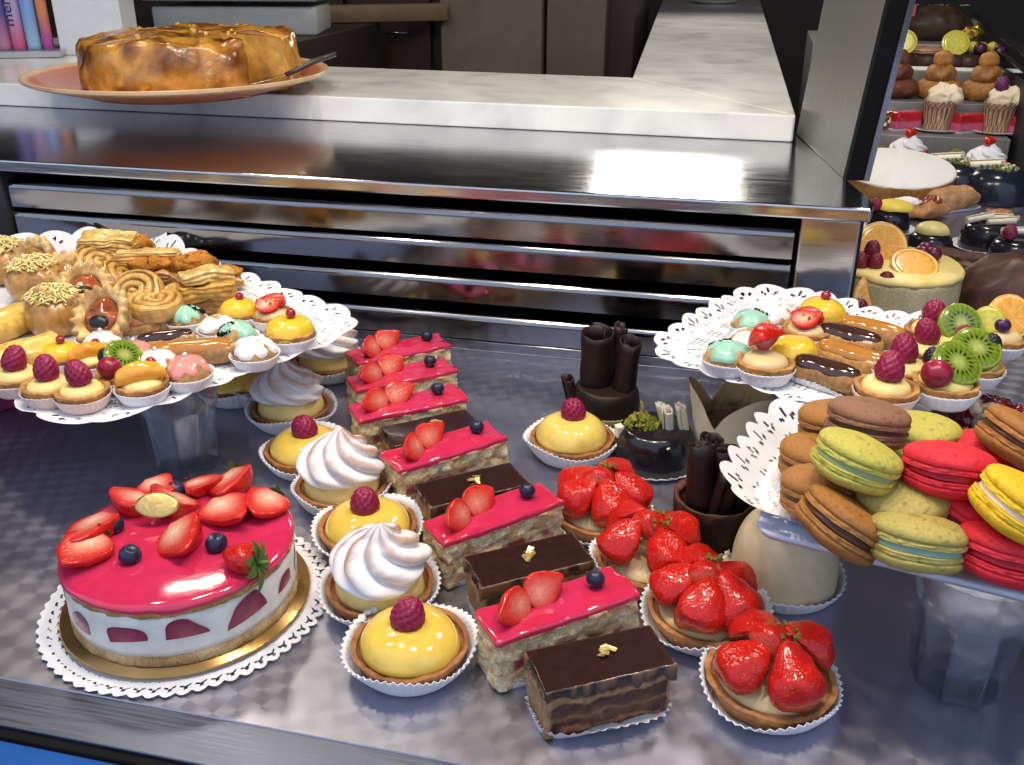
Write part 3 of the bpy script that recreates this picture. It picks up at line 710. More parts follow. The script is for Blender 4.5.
for i, (x, y, x2, y2, sz) in enumerate([(92, 518, 55, 560, 1.15), (92, 545, 57, 578, 1.1), (148, 508, 112, 497, 1.1), (146, 480, 168, 492, 1.0), (190, 512, 158, 497, 1.05), (192, 488, 226, 482, 1.1), (247, 465, 235, 494, 1.05), (212, 505, 245, 533, 1.25), (280, 500, 257, 524, 1.1), (172, 530, 187, 568, 1.2)]):
    a = on_cake(x, y); b = on_cake(x2, y2); an = math.atan2(b[1]-a[1], b[0]-a[0]); L = math.hypot(b[0]-a[0], b[1]-a[1])
    L = min(max(L*1.12, 3.5), 4.7); mx, my = (a[0]+b[0])/2, (a[1]+b[1])/2; rr = math.hypot(mx, my)
    if rr > 6.9: mx *= 6.9/rr; my *= 6.9/rr
    s = P(cake, 'strawberry_half', m_strawberry(3.6, 1.65, True, i % 3), (mx-cos(an)*L/2, my-sin(an)*L/2, ZT+.75), (R([14, -10, 18, 8, 30, -12, 25, 10, -18, 32][i]), R(-6), an), L/3.6)
    if i in (1, 6, 8): P(s, 'green_calyx', m_calyx(.8, i), (-.1, 0, -.2), (0, R(-80), 0))
s = P(cake, 'whole_strawberry', m_strawberry(3.2, 1.3, False, 2), on_cake(258, 571)+(ZT+.65,), (0, R(-5), R(170)))
P(s, 'green_calyx', m_calyx(1.9, 3, 7), (.05, 0, 0), (R(20), R(-75), 0))
for x, y in ((114, 526), (131, 556), (217, 544), (176, 491)): P(cake, 'blueberry', m_berry(.85), on_cake(x, y+4)+(ZT+.45,), (R(-15), R(10), x))
v, f = sphere(1.75, 1.1, .09, 36, 8)
P(cake, 'gold_plaque', MB().add(v, f, (.62, .45, .16)).mesh('plaque', 'gold'), on_cake(160, 521)+(ZT+1.5,), (R(38), R(6), R(20)))

# ------------------------------------------------------------------ trays, their doilies and tumblers
@cached
def m_tumbler(h=10.0, rt=4.1, rb=3.35):
    n = 96
    o = [(0, 0), (rb-.3, 0), (rb, .25), (rb+.05, .8), (rb+(rt-rb)*.55, h*.66), (rb+(rt-rb)*.72, h*.70), (rb+(rt-rb)*.8, h*.74), (rt, h-.1), (rt-.1, h)]
    i = [(rt-.22, h-.08), (rt-.32, h*.74), (rt-.55, h*.6), (rb-.5, 2.4), (rb-.9, 1.7), (rb*.4, 1.5), (rb*.2, 1.9), (0, 2.1)]
    def mod(r, z, t):
        k = np.where(z < h*.70, 1, 0)*np.where(z < h*.02, .6, 1)
        ph = (t*9/(2*pi)) % 1; fac = cos(pi/9)/np.cos((ph-.5)*2*pi/9)
        return r*(1-k*(1-fac)*1.7*(r > .5)), z
    v, f = lathe(o+i, n, mod)
    return MB().add(v, f).mesh('tumbler', 'glass')
def tumbler(loc, label, h=10.0, rz=0): 
    me = m_tumbler(h); return one('glass_tumbler', me, label, 'glass', loc, rz, group='tumblers holding up the trays')
def tray(name, label, poly, rad, z, th=.5, col=(.78, .79, .82), lip=.35):
    Pq, N, q, tot = rounded(poly, rad, .5)
    rows = [(-lip*3, z-th), (0, z-th), (.25, z-th*.4), (.3, z), (.1, z+.05), (-lip, z-.05), (-lip*3, z-.1)]
    V = np.concatenate([np.stack([*(Pq+N*o).T, np.full(len(Pq), zz)], 1) for o, zz in rows]); n = len(Pq); F = gridf(n, len(rows))
    F += [tuple(range(n))[::-1], tuple((len(rows)-1)*n+k for k in range(n))]
    return one(name, MB().add(V, F, col).mesh('tray', 'plastic'), label, 'tray')
ZL, ZR, ZM = 10.6, 12.0, 10.5          # tops of the three trays
# left
LN, LR = np.array([-53.2, 63.3]), np.array([-39.0, 89.8]); e1 = (LR-LN)/np.linalg.norm(LR-LN); e2 = np.array([-e1[1], e1[0]]); LL = 45.
lpoly = [LN, LR, LR+e2*(LL-1), LN+e2*(LL+22)]
tray('white_tray', 'long white tray of small pastries on a tumbler at the left', lpoly, 3.5, ZL)
lc = LN+e2*LL/2
def lift_l(p, t):
    d = (p-LN)@e2; w = (p-LN)@e1
    return np.clip(t, 0, 9)*(.12+.75*np.clip((d-32)/8, 0, 1)+.1*np.clip((w-22)/6, 0, 1))+np.where(t < 0, 0, .02)
one('tray_doily', m_doily(rounded(lpoly, 4.5, .22), 2.6, 3.2, lift_l, 4.2, 34, ZL+.02), 'white lace paper lining the left tray, scalloped edge raised at the back', 'doily')
tumbler((-51.8, 75.2, 0), 'small clear tumbler under the left tray, behind the strawberry cake', ZL-.5, .2)
# upper right
rpoly = [np.array(p) for p in ((-5.8, 87.6), (10.5, 79.2), (26.5, 96.3), (4.5, 106.3))]
tray('serving_tray', 'white tray of petits fours at the upper right, in front of the steel leg', rpoly, 3.5, ZR)
def lift_r(p, t):
    k = np.clip((p[:, 1]-92-.25*p[:, 0])/6, 0, 1); return np.clip(t, 0, 9)*(.10+.35*k*(p[:, 0] < 14)+.5*np.clip((p[:, 0]-14)/8, 0, 1))
one('tray_doily', m_doily(rounded(rpoly, 4.0, .2), 2.4, 3.6, lift_r, 2.6, 36, ZR+.02), 'white lace paper spread under the petits fours on the upper right tray', 'doily')
tumbler((10.5, 91, 0), 'clear tumbler hidden beneath the upper right tray', ZR-.5)
# macarons
M0 = np.array([3.8, 60.3]); md = np.array([17.2, -3.9])/17.64; mn = np.array([-md[1], md[0]])
mpoly = [M0, M0+md*31, M0+md*31+mn*17.5, M0+mn*17.5]
tray('macaron_tray', 'bluish white tray heaped with macarons at the right', mpoly, 1.2, ZM, .6, (.62, .68, .80))
def lift_m(p, t):
    w = (p-M0)@md; return np.clip(t, 0, 9)*(.15+.55*np.clip((6-w)/4, 0, 1))
one('tray_doily', m_doily(rounded([M0-md*1.6+mn*1.9, M0+md*30.6+mn*2.7, M0+md*30.6+mn*17.8, M0-md*.6+mn*17.8], 3.6, .2), 2.9, 3.2, lift_m, 2.3, 38, ZM+.02), 'white lace paper fanning out at the left of the macaron tray', 'doily')
tumbler((18.9, 60.2, 0), 'clear facetted tumbler holding up the macaron tray at the right', ZM-.6, .1)

# ------------------------------------------------------------------ macarons
@cached
def m_mshell(seed=0, col=(.5, .2, .05)):
    pr = smoothprof([(0, 0), (2.75, 0), (3.02, .14), (3.0, .34), (2.9, .44), (3.05, .52), (2.98, .85), (2.5, 1.2), (1.4, 1.47), (0, 1.55)], 4)
    v, f = lathe(pr, 80); z = v[:, 2]; a = np.arctan2(v[:, 1], v[:, 0]); foot = np.clip(1-np.abs(z-.24)/.24, 0, 1)
    v = v*(1+foot*.045*vnoise(np.stack([a*9, z*6, a*0], 1), seed))[:, None]; v[:, 2] -= foot*.06*vnoise(np.stack([np.cos(a)*9, np.sin(a)*9, z], 1), seed+3)
    v = disp(v, .45, .09, seed, 2)
    c = lerp(np.array(col), np.array(col)*1.35+.02, foot*.8); c = lerp(c, np.array(col)*.45, np.where(fbm(v*3.2, seed+8) > .62, .6, 0))
    return MB().add(v, f, np.clip(c, 0, .9)).mesh('macaron_shell', 'macaron')
@cached
def m_mfill(col):
    v, f = lathe(smoothprof([(0, -.3), (2.55, -.3), (2.78, 0), (2.55, .3), (0, .3)], 4), 48); return MB().add(disp(v, 1, .06, 1), f, col).mesh('filling', 'cream')
MC = {'brown': ((.36, .155, .038), (.10, .04, .02)), 'pistachio': ((.44, .36, .10), (.24, .42, .34)), 'green': ((.50, .45, .085), (.30, .42, .22)), 'red': ((.64, .022, .038), (.45, .01, .03)),
      'yellow': ((.80, .48, .02), (.82, .72, .50)), 'cocoa': ((.26, .125, .07), (.07, .03, .02))}
def macaron(x, y, z, kind, tx, ty, label, rz=0., s=1.0):
    p = at(x, y, z); c, fl = MC[kind]; sd = int(x+y) % 3
    t = T('macaron', label, 'macaron', (p[0], p[1], z), rz, (R(tx), R(ty)), 'macarons heaped on the right tray', s)
    P(t, 'shell', m_mshell(sd, c), (0, 0, .22)); P(t, 'shell', m_mshell((sd+1) % 3, c), (0, 0, -.22), (pi, 0, 1.0)); P(t, 'filling', m_mfill(fl))
zb = ZM+2.0
for a in [(842, 524, zb+.55, 'brown', -14, 30, 'brown macaron leaning at the front left corner of the heap'), (917, 541, zb+.75, 'pistachio', -17, 2, 'pale green macaron with blue-green filling at the tray front'), (1007, 554, zb+.75, 'red', -16, 7, 'red macaron at the tray front, cut off by the photo edge'),
          (822, 492, zb+.3, 'brown', -10, -4, 'brown macaron lying flat behind the leaning brown one'), (903, 505, zb+1.3, 'pistachio', 2, -6, 'pale green macaron resting just behind the front green one'), (970, 514, zb+.9, 'red', -6, 18, 'red macaron tilted beneath the yellow one'),
          (818, 460, zb, 'brown', -6, 0, 'brown macaron peeping out left under the bright green one'), (902, 473, zb+.3, 'green', -6, 0, 'green macaron almost buried between the bright green and top red ones'), (994, 478, zb+.4, 'red', -10, -8, 'red macaron right of and below the top red one'),
          (920, 438, zb+1.6, 'green', -6, 0, 'small green macaron at the back between cocoa and red'), (836, 424, zb+1.4, 'brown', -8, -6, 'light brown macaron behind the cocoa one'), (988, 456, zb+1.2, 'red', -8, 0, 'red macaron at the back, behind the top red one'),
          (856, 461, zb+4.0, 'green', -10, 16, 'bright green macaron lying on top at the left of the heap'), (948, 469, zb+4.0, 'red', -14, 2, 'bright red macaron on top in the middle of the heap'), (1022, 508, zb+4.0, 'yellow', -6, 26, 'yellow macaron with cream filling on the right edge'),
          (867, 423, zb+4.2, 'cocoa', -12, 4, 'cocoa coloured macaron on top at the back of the heap'), (1020, 440, zb+4.0, 'brown', -12, 26, 'brown macaron tilted on top at the far right edge')]:
    macaron(*a, s=1.0 if a[1] > 500 else .96)

# ------------------------------------------------------------------ petits fours
@cached
def m_choux(r=2.1, h=2.6, seed=0): 
    v, f = sphere(r, r, h*.62, 40, 22); v = disp(v, .9, .16, seed, 3); v[:, 2] = np.maximum(v[:, 2], -h*.42); v[:, 2] += h*.42
    return MB().add(v, f, lerp((.36, .17, .05), (.66, .42, .17), .5+.6*fbm(v*.8, seed))).mesh('choux', 'crust')
@cached
def m_icing(r=2.0, h=1.4, col=(1, 1, 1), seed=0, mt='glaze'):
    def mod(rr, z, t): return rr*(1+.10*np.sin(3*t+seed)+.05*np.sin(7*t)), z-.25*np.clip(rr/r-.7, 0, 1)*np.sin(4*t+seed*2)
    v, f = lathe(smoothprof([(0, 0), (r*.9, -.25), (r, -.05), (r*.92, .35), (r*.6, h*.75), (0, h)], 4), 48, mod)
    return MB().add(disp(v, .6, .08, seed), f, np.array(col)).mesh('icing', mt)
@cached
def m_eclair(L=8, r=1.35, seed=0, col=(.46, .23, .07)):
    n = 24; t = np.linspace(-1, 1, 26); prof = (1-np.abs(t)**5)**.5; th = np.arange(n)*2*pi/n
    v = np.stack([np.repeat(t*L/2, n), np.repeat(prof*r, n)*np.cos(np.tile(th, 26)), np.repeat(prof*r, n)*np.sin(np.tile(th, 26))*.9], 1)
    v = disp(v, .8, .10, seed, 3); v[:, 2] = np.maximum(v[:, 2], -r*.7)+r*.7
    return MB().add(v, gridf(n, 26), lerp(np.array(col)*.7, np.array(col)*1.35, .5+.6*fbm(v*.7, seed))).mesh('eclair', 'glazed_crust')
@cached
def m_eglaze(L=7.4, r=1.2, col=(1, 1, 1), seed=0):
    n = 24; m = 28; t = np.linspace(-1, 1, m); prof = (1-np.abs(t)**4)**.5; th = np.arange(n)*2*pi/n
    x = np.repeat(t*L/2, n); k = np.repeat(prof*r, n); a = np.tile(th, m)
    v = np.stack([x, k*np.cos(a)*(1+.06*np.sin(x*2+seed)), np.sin(a)*.55*np.repeat(prof, n)-.35*np.abs(np.cos(a))**3*np.repeat(prof, n)], 1)
    return MB().add(v, gridf(n, m), np.array(col)).mesh('eclair_glaze', 'glaze')
PEARL = dict(col=(.75, .74, .72))
@cached
def m_pearl(): v, f = sphere(.26, .26, .26, 12, 8); return MB().add(v, f, (.85, .84, .86)).mesh('pearl', 'gold')
@cached
def m_cuplet(rb=1.9, rt=2.5, h=1.25, seed=0, col=(.80, .70, .66)): return m_liner(rb, rt, h, 30, seed, col, .03, .05)
G_PF = 'petits fours on the '
def tartlet(loc, label, tray_, top, seed=0, rz=0., cup=True, s=1.0, cream=(.80, .66, .26)):
    t = T('tartlet', label, 'tartlet', loc, rz, group=G_PF+tray_, s=s)
    if cup: P(t, 'paper_cup', m_cuplet(seed=seed % 2, col=(.74, .56, .50) if cup == 1 else WHITE))
    P(t, 'crust', m_shell(1.85, 2.35, 1.75, .25, (.50, .24, .07), seed % 2))
    if top == 'raspberry':
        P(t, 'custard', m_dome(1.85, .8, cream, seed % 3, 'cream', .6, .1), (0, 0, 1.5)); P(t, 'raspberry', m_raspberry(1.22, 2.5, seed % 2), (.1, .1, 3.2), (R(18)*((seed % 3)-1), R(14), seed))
    elif top in ('lemon', 'lemon_currant'):
        P(t, 'lemon_cream', m_dome(2.2, 1.55, (.84, .55, .045), seed % 3, 'glaze', .55, .12), (0, 0, 1.45))
        if top == 'lemon_currant': P(t, 'redcurrant', m_currant(.48), (.2, .1, 3.35))
    elif top == 'orange': 
        P(t, 'custard', m_dome(1.9, .7, cream, 0, 'cream'), (0, 0, 1.5)); P(t, 'mandarin_segment', m_wedge(4.6, 1.9, 1.7, seed), (0, -.2, 2.6), (R(-15), 0, .25)); P(t, 'redcurrant', m_currant(.5), (.9, .9, 3.2))
    elif top == 'strawberry':
        P(t, 'custard', m_dome(1.9, .8, CREAMC, 0, 'cream'), (0, 0, 1.5)); P(t, 'strawberry_half', m_strawberry(3.0, 1.35, True, seed % 3), (-1.3, .3, 2.9), (pi-.5, R(-14), .25)); P(t, 'strawberry_half', m_strawberry(2.6, 1.2, True, 1), (-1.0, 1.0, 3.1), (R(60), R(-20), .1)); P(t, 'pistachio_crumbs', m_bits(10, .6, .16, (.30, .26, .04), 1, .2), (0, .6, 4.1), kind='stuff')
    elif top == 'strawberry_cut':
        P(t, 'custard', m_dome(1.9, .7, CREAMC, 0, 'cream'), (0, 0, 1.5)); P(t, 'strawberry_half', m_strawberry(3.2, 1.4, True, 0), (-1.6, -.7, 2.8), (R(20), R(-8), .3)); P(t, 'strawberry_half', m_strawberry(3.0, 1.3, True, 2), (1.7, .9, 2.9), (R(-14), R(-8), 3.3)); P(t, 'pistachio_crumbs', m_bits(12, .8, .15, (.30, .26, .04), 2, .2), (0, 0, 3.1), kind='stuff')
    elif top == 'kiwi':
        P(t, 'custard', m_dome(2.0, .9, (.78, .66, .20), 0, 'cream'), (0, 0, 1.5)); P(t, 'kiwi_slice', m_disc(1.85, 1.0, 'kiwi'), (.5, .2, 2.9), (R(34), R(14), 0)); P(t, 'grape', m_berry(1.15, (.22, .006, .03), False), (-1.2, -.9, 2.7)); P(t, 'blackberry', m_raspberry(.85, 1.5, 0, (.012, .010, .02)), (-.9, .9, 3.3))
    elif top == 'kiwi_black':
        P(t, 'custard', m_dome(2.0, .9, (.78, .66, .20), 0, 'cream'), (0, 0, 1.5)); P(t, 'kiwi_slice', m_disc(1.95, .9, 'kiwi'), (-.3, -.3, 2.9), (R(32), R(-14), .3)); P(t, 'blackberry', m_raspberry(.95, 1.7, 1, (.012, .010, .02)), (1.3, .3, 3.2))
    elif top == 'kiwi_rasp':
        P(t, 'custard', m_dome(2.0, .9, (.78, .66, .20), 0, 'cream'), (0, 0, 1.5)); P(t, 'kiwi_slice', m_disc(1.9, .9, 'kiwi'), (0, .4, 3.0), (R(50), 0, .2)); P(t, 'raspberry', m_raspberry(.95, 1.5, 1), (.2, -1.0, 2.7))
    elif top == 'orange_slice':
        P(t, 'custard', m_dome(2.0, .9, CREAMC, 0, 'cream'), (0, 0, 1.5)); P(t, 'orange_slice', m_disc(2.0, .4, 'orange'), (.6, .2, 3.3), (R(62), 0, .2)); P(t, 'fig_slice', m_disc(1.3, .6, 'fig'), (-1.2, -.2, 3.0), (R(70), 0, -.5)); P(t, 'blueberry', m_berry(.7, (.05, .008, .06)), (-.2, -.8, 2.9))
    return t
def choux(loc, label, tray_, top, seed=0, rz=0., s=1.0, cup=True):
    t = T('choux_bun', label, 'choux bun', loc, rz, group=G_PF+tray_, s=s)
    if cup: P(t, 'paper_cup', m_cuplet(1.8, 2.45, 1.3, seed % 2, WHITE))
    P(t, 'bun', m_choux(2.05, 2.6, seed % 3), (0, 0, .1))
    c = {'pink': (.82, .30, .26), 'white': (.84, .84, .84), 'mint': (.36, .68, .52), 'sugar': (.85, .85, .85)}[top]
    if top == 'sugar': P(t, 'icing_sugar', m_icing(2.08, 1.15, c, seed % 3, 'sugar'), (0, 0, 1.75))
    else: P(t, 'icing', m_icing(1.95, 1.25, c, seed % 3), (0, 0, 1.8))
    if top in ('pink', 'white'): P(t, 'silver_pearl', m_pearl(), (0, 0, 3.15))
    if top == 'mint': P(t, 'poppy_seeds', m_bits(70, 1.05, .2, (.015, .014, .018), seed % 2, .25), (1.15, .5, 2.35), (R(-12), R(28), 0), kind='stuff')
    return t
def eclair(loc, label, tray_, col, seed=0, rz=0., L=7.5, s=1.0, paper=True):
    t = T('eclair', label, 'eclair', loc, rz, group=G_PF+tray_, s=s)
    if paper: P(t, 'paper_cup', m_tray_liner(L*.94, 2.3, seed=seed % 2, h=1.2, side=.2))
    P(t, 'pastry', m_eclair(L, 1.4, seed % 3), (0, 0, .08)); P(t, 'glaze', m_eglaze(L*.9, 1.22, col, seed % 2), (0, 0, 2.02)); return t
CAR = (.46, .19, .03); CHO = (.050, .020, .014)
zl = ZL+.1
def AL(x, y, dz=0, h=1.0): p = at(x, y, zl+dz+h); return (p[0], p[1], zl+dz)      # x, y: the middle of the thing, h cm above its foot
LT = 'left tray'
tartlet(AL(18, 381), 'raspberry tartlet farthest left on the left tray', LT, 'raspberry', 0, .3); tartlet(AL(50, 391), 'raspberry tartlet second from the left, on pale custard', LT, 'raspberry', 1, 1.0); tartlet(AL(83, 396), 'raspberry tartlet third from the left, beside the orange-topped one', LT, 'raspberry', 2, 2.0)
tartlet(AL(62, 359), 'yellow lemon tartlet with a redcurrant behind the raspberry tartlets', LT, 'lemon_currant', 1, 0, 2, .9); tartlet(AL(90, 363), 'orange glazed tartlet with a redcurrant behind the third raspberry tartlet', LT, 'orange', 0, .6, 2, .85)
tartlet(AL(122, 377), 'fruit tartlet of kiwi, dark grape and blackberry', LT, 'kiwi', 0, .9, 2, .95); tartlet(AL(143, 389), 'tartlet with an orange mandarin segment at the tray front', LT, 'orange', 1, .45, 2)
choux(AL(103, 347), 'white iced choux bun by the crimped olive tart', LT, 'white', 1, s=.9); choux(AL(136, 358), 'pink iced choux bun behind the blackberry', LT, 'pink', 1, s=.92); choux(AL(158, 370), 'white iced choux bun with a silver pearl beside the front pink one', LT, 'white', 0); choux(AL(188, 376), 'pink iced choux bun with a silver pearl at the tray front', LT, 'pink', 0)
eclair(AL(192, 355), 'long caramel eclair lying across the left tray', LT, CAR, 0, R(27), 9.0, paper=False); eclair(AL(166, 340), 'slim chocolate eclair behind the caramel one', LT, CHO, 1, R(33), 7.5, .8)
eclair(AL(132, 328), 'short caramel glazed eclair beside the flat spiral rolls', LT, (.36, .16, .05), 2, R(35), 6.5, .95)
choux(AL(187, 321), 'mint iced choux bun with poppy seeds near the puff pastry stack', LT, 'mint', 0, .5, .9); choux(AL(238, 337), 'mint iced choux bun with poppy seeds between two sugared buns', LT, 'mint', 1, 3.6, .9)
choux(AL(218, 330), 'sugar dusted choux bun at the middle of the left tray', LT, 'sugar', 1, s=.9); choux(AL(255, 356), 'sugar dusted choux bun at the front right of the left tray', LT, 'sugar', 0)
tartlet(AL(240, 316), 'plain lemon tartlet with a redcurrant next to the cut strawberries', LT, 'lemon_currant', 0, .5, 2, .95); tartlet(AL(273, 318), 'tartlet of cut strawberries with pistachio on the left tray', LT, 'strawberry_cut', 1, .5, 2, .95); tartlet(AL(291, 338), 'lemon tartlet with a redcurrant at the right corner of the left tray', LT, 'lemon_currant', 2, .4, 2, 1.08)

# ------------------------------------------------------------------ savoury pastries on the left tray
@cached
def m_spiral(r=2.7, h=1.7, seed=0, turns=3.2):
    n, m = 96, 30; q = np.linspace(0, 1, m); a = np.tile(np.arange(n)*2*pi/n, m); k = np.repeat(q, n)
    ph = (k*turns-a/(2*pi)) % 1; g = np.exp(-((ph-.5)/.14)**2)
    z = h*(1-.20*k**6)-.42*g*(k > .06)+.1*np.sin(a*3+seed); top = np.stack([k*r*np.cos(a), k*r*np.sin(a), z], 1); top = disp(top, 1, .08, seed)
    c = lerp(lerp((.78, .50, .14), (.58, .29, .06), .5+.6*fbm(top*.8, seed)), (.16, .07, .02), g*.95)
    pr = [(r, h*.78), (r*1.05, h*.5), (r*1.03, h*.2), (r*.95, 0), (0, 0)]; v2, f2 = lathe(pr, n); v2 = disp(v2, 1, .05, seed)
    return MB().add(top, gridf(n, m), c).add(v2, f2, (.62, .35, .11)).mesh('spiral', 'glazed_crust')
@cached
def m_crimp(rx=2.6, ry=3.3, seed=0):
    def mod(r, z, t):
        k = np.clip((r-1.7)/.9, 0, 1); return r*(1+.07*k*np.sin(17*t)), z+.16*k*np.sin(17*t)*(z > .6)
    v, f = lathe(smoothprof([(0, 0), (2.1, 0), (2.6, .8), (2.75, 1.6), (2.35, 1.9), (1.75, 1.45), (1.5, .9), (0, .85)], 4), 102, mod)
    v = disp(v, 1.1, .10, seed, 3)*np.array([rx/2.75, ry/2.75, 1])
    return MB().add(v, f, lerp((.46, .25, .08), (.82, .60, .26), .5+.6*fbm(v*1.1, seed))).mesh('crimped_case', 'crust')
@cached
def m_shreds(n=110, r=1.9, seed=0):
    mb = MB(); rg = random.Random(seed)
    for k in range(n):
        a = rg.uniform(0, 6.28); q = r*rg.random()**.6; d = rg.uniform(0, 6.28); L = rg.uniform(.5, 1.2); z = .75*(1-(q/r)**2)+rg.uniform(0, .3)
        x, y = q*cos(a), q*sin(a); mb.add(*tube([(x-L/2*cos(d), y-L/2*sin(d), z-.1), (x, y, z+rg.uniform(0, .2)), (x+L/2*cos(d), y+L/2*sin(d), z-.15)], .085, 5), (.84, .66+.08*rg.random(), .30))
    return mb.mesh('grated_cheese', 'cream')
@cached
def m_layered(sx=5.4, sy=2.8, sz=1.7, seed=0, col=(.64, .33, .06)):
    v, f = gbox(sx, sy, sz, 34, 18, 16, .3); z = v[:, 2]
    s = np.clip(np.maximum(np.abs(v[:, 0])/(sx/2), np.abs(v[:, 1])/(sy/2))*8-7, 0, 1)
    w = v*np.array([1, 1, 1])+np.stack([np.sign(v[:, 0]), np.sign(v[:, 1]), 0*z], 1)*(s*.07*np.sin(z*14+2*fbm(v*.6, seed)))[:, None]; w = disp(w, .7, .26, seed, 3); w[:, 2] += .25*np.sin(v[:, 0]*1.1+seed)*(z/sz)
    c = lerp(np.array(col)*.72, np.array(col)*1.15, .5+.3*np.sin(z*14+2*fbm(v*.6, seed))*s+.8*fbm(v*.9, seed+1))
    return MB().add(w, f, np.clip(c, 0, .9)).mesh('puff_pastry', 'glazed_crust')
@cached
def m_roll(L=5, r=1.6, seed=0):
    n = 28; m = 22; t = np.linspace(-1, 1, m); prof = r*(1-.08*t**2); th = np.arange(n)*2*pi/n; x = np.repeat(t*L/2, n); k = np.repeat(prof, n); a = np.tile(th, m)
    v = np.stack([x, k*np.cos(a), k*.8*np.sin(a)], 1); v = disp(v, .8, .12, seed); v[:, 2] = np.maximum(v[:, 2], -.8*r*.75)+.8*r*.75
    return MB().add(v, gridf(n, m), lerp((.55, .27, .05), (.82, .55, .12), np.clip(v[:, 2]/2.0, 0, 1))).mesh('pastry_roll', 'glazed_crust')
@cached
def m_rollfill(L=5, r=1.4): v, f = sphere(L/2+.18, r*.86, r*.62, 24, 14); v = disp(v, 1.5, .1, 2); return MB().add(v, f, (.26, .11, .05)).mesh('filling', 'crumb')
GS = 'savoury pastries on the left tray'
def sav(kind, loc, label, seed=0, rz=0., tilt=(0, 0), s=1.0):
    nm = {'spiral': 'spiral_roll', 'crimp': 'crimped_tart', 'cheese': 'cheese_bun', 'puff': 'puff_pastry', 'gratin': 'gratin_bite', 'roll': 'pastry_roll', 'crust': 'pastry_shell'}[kind]
    t = T(nm, label, 'pastry', loc, rz, (R(tilt[0]), R(tilt[1])), GS, s)
    if kind == 'spiral': P(t, 'rolled_dough', m_spiral(seed=seed % 3))
    elif kind in ('crimp', 'crust'):
        P(t, 'case', m_crimp(2.5, 3.1, seed % 3)); P(t, 'filling', m_blob(1.5, 1.9, .8, .25, 1.4, (.34, .085, .03) if kind == 'crimp' else (.42, .22, .06), seed % 3, 'glaze', .5), (0, 0, 1.1))
        if seed in (0, 1): P(t, 'black_olive', m_berry(.75, (.012, .010, .016), False), (.1, -.8, 1.75), s=(1.2, .9, .7))
    elif kind == 'cheese': P(t, 'bun', m_blob(2.9, 2.9, 2.5, .2, .7, (.50, .25, .06), seed % 3, 'glazed_crust', .75), (0, 0, 1.8)); P(t, 'grated_cheese', m_shreds(190, 2.3, seed % 2), (0, 0, 3.55), kind='stuff')
    elif kind == 'puff': P(t, 'layer', m_layered(seed=seed % 3)); P(t, 'layer', m_layered(5.0, 2.5, 1.2, (seed+1) % 3, (.76, .50, .15)), (.1, .05, 1.65), (0, R(3), .06))
    elif kind == 'gratin': P(t, 'base', m_layered(4.6, 3.2, 1.3, seed % 3, (.52, .28, .09))); P(t, 'browned_topping', m_blob(2.2, 1.6, .9, .4, 1.6, (.56, .22, .035), seed % 3, 'crumb', .55), (0, 0, 1.8))
    elif kind == 'roll': P(t, 'pastry', m_roll(seed=seed % 2)); P(t, 'meat_filling', m_rollfill(), (0, 0, .95))
    return t
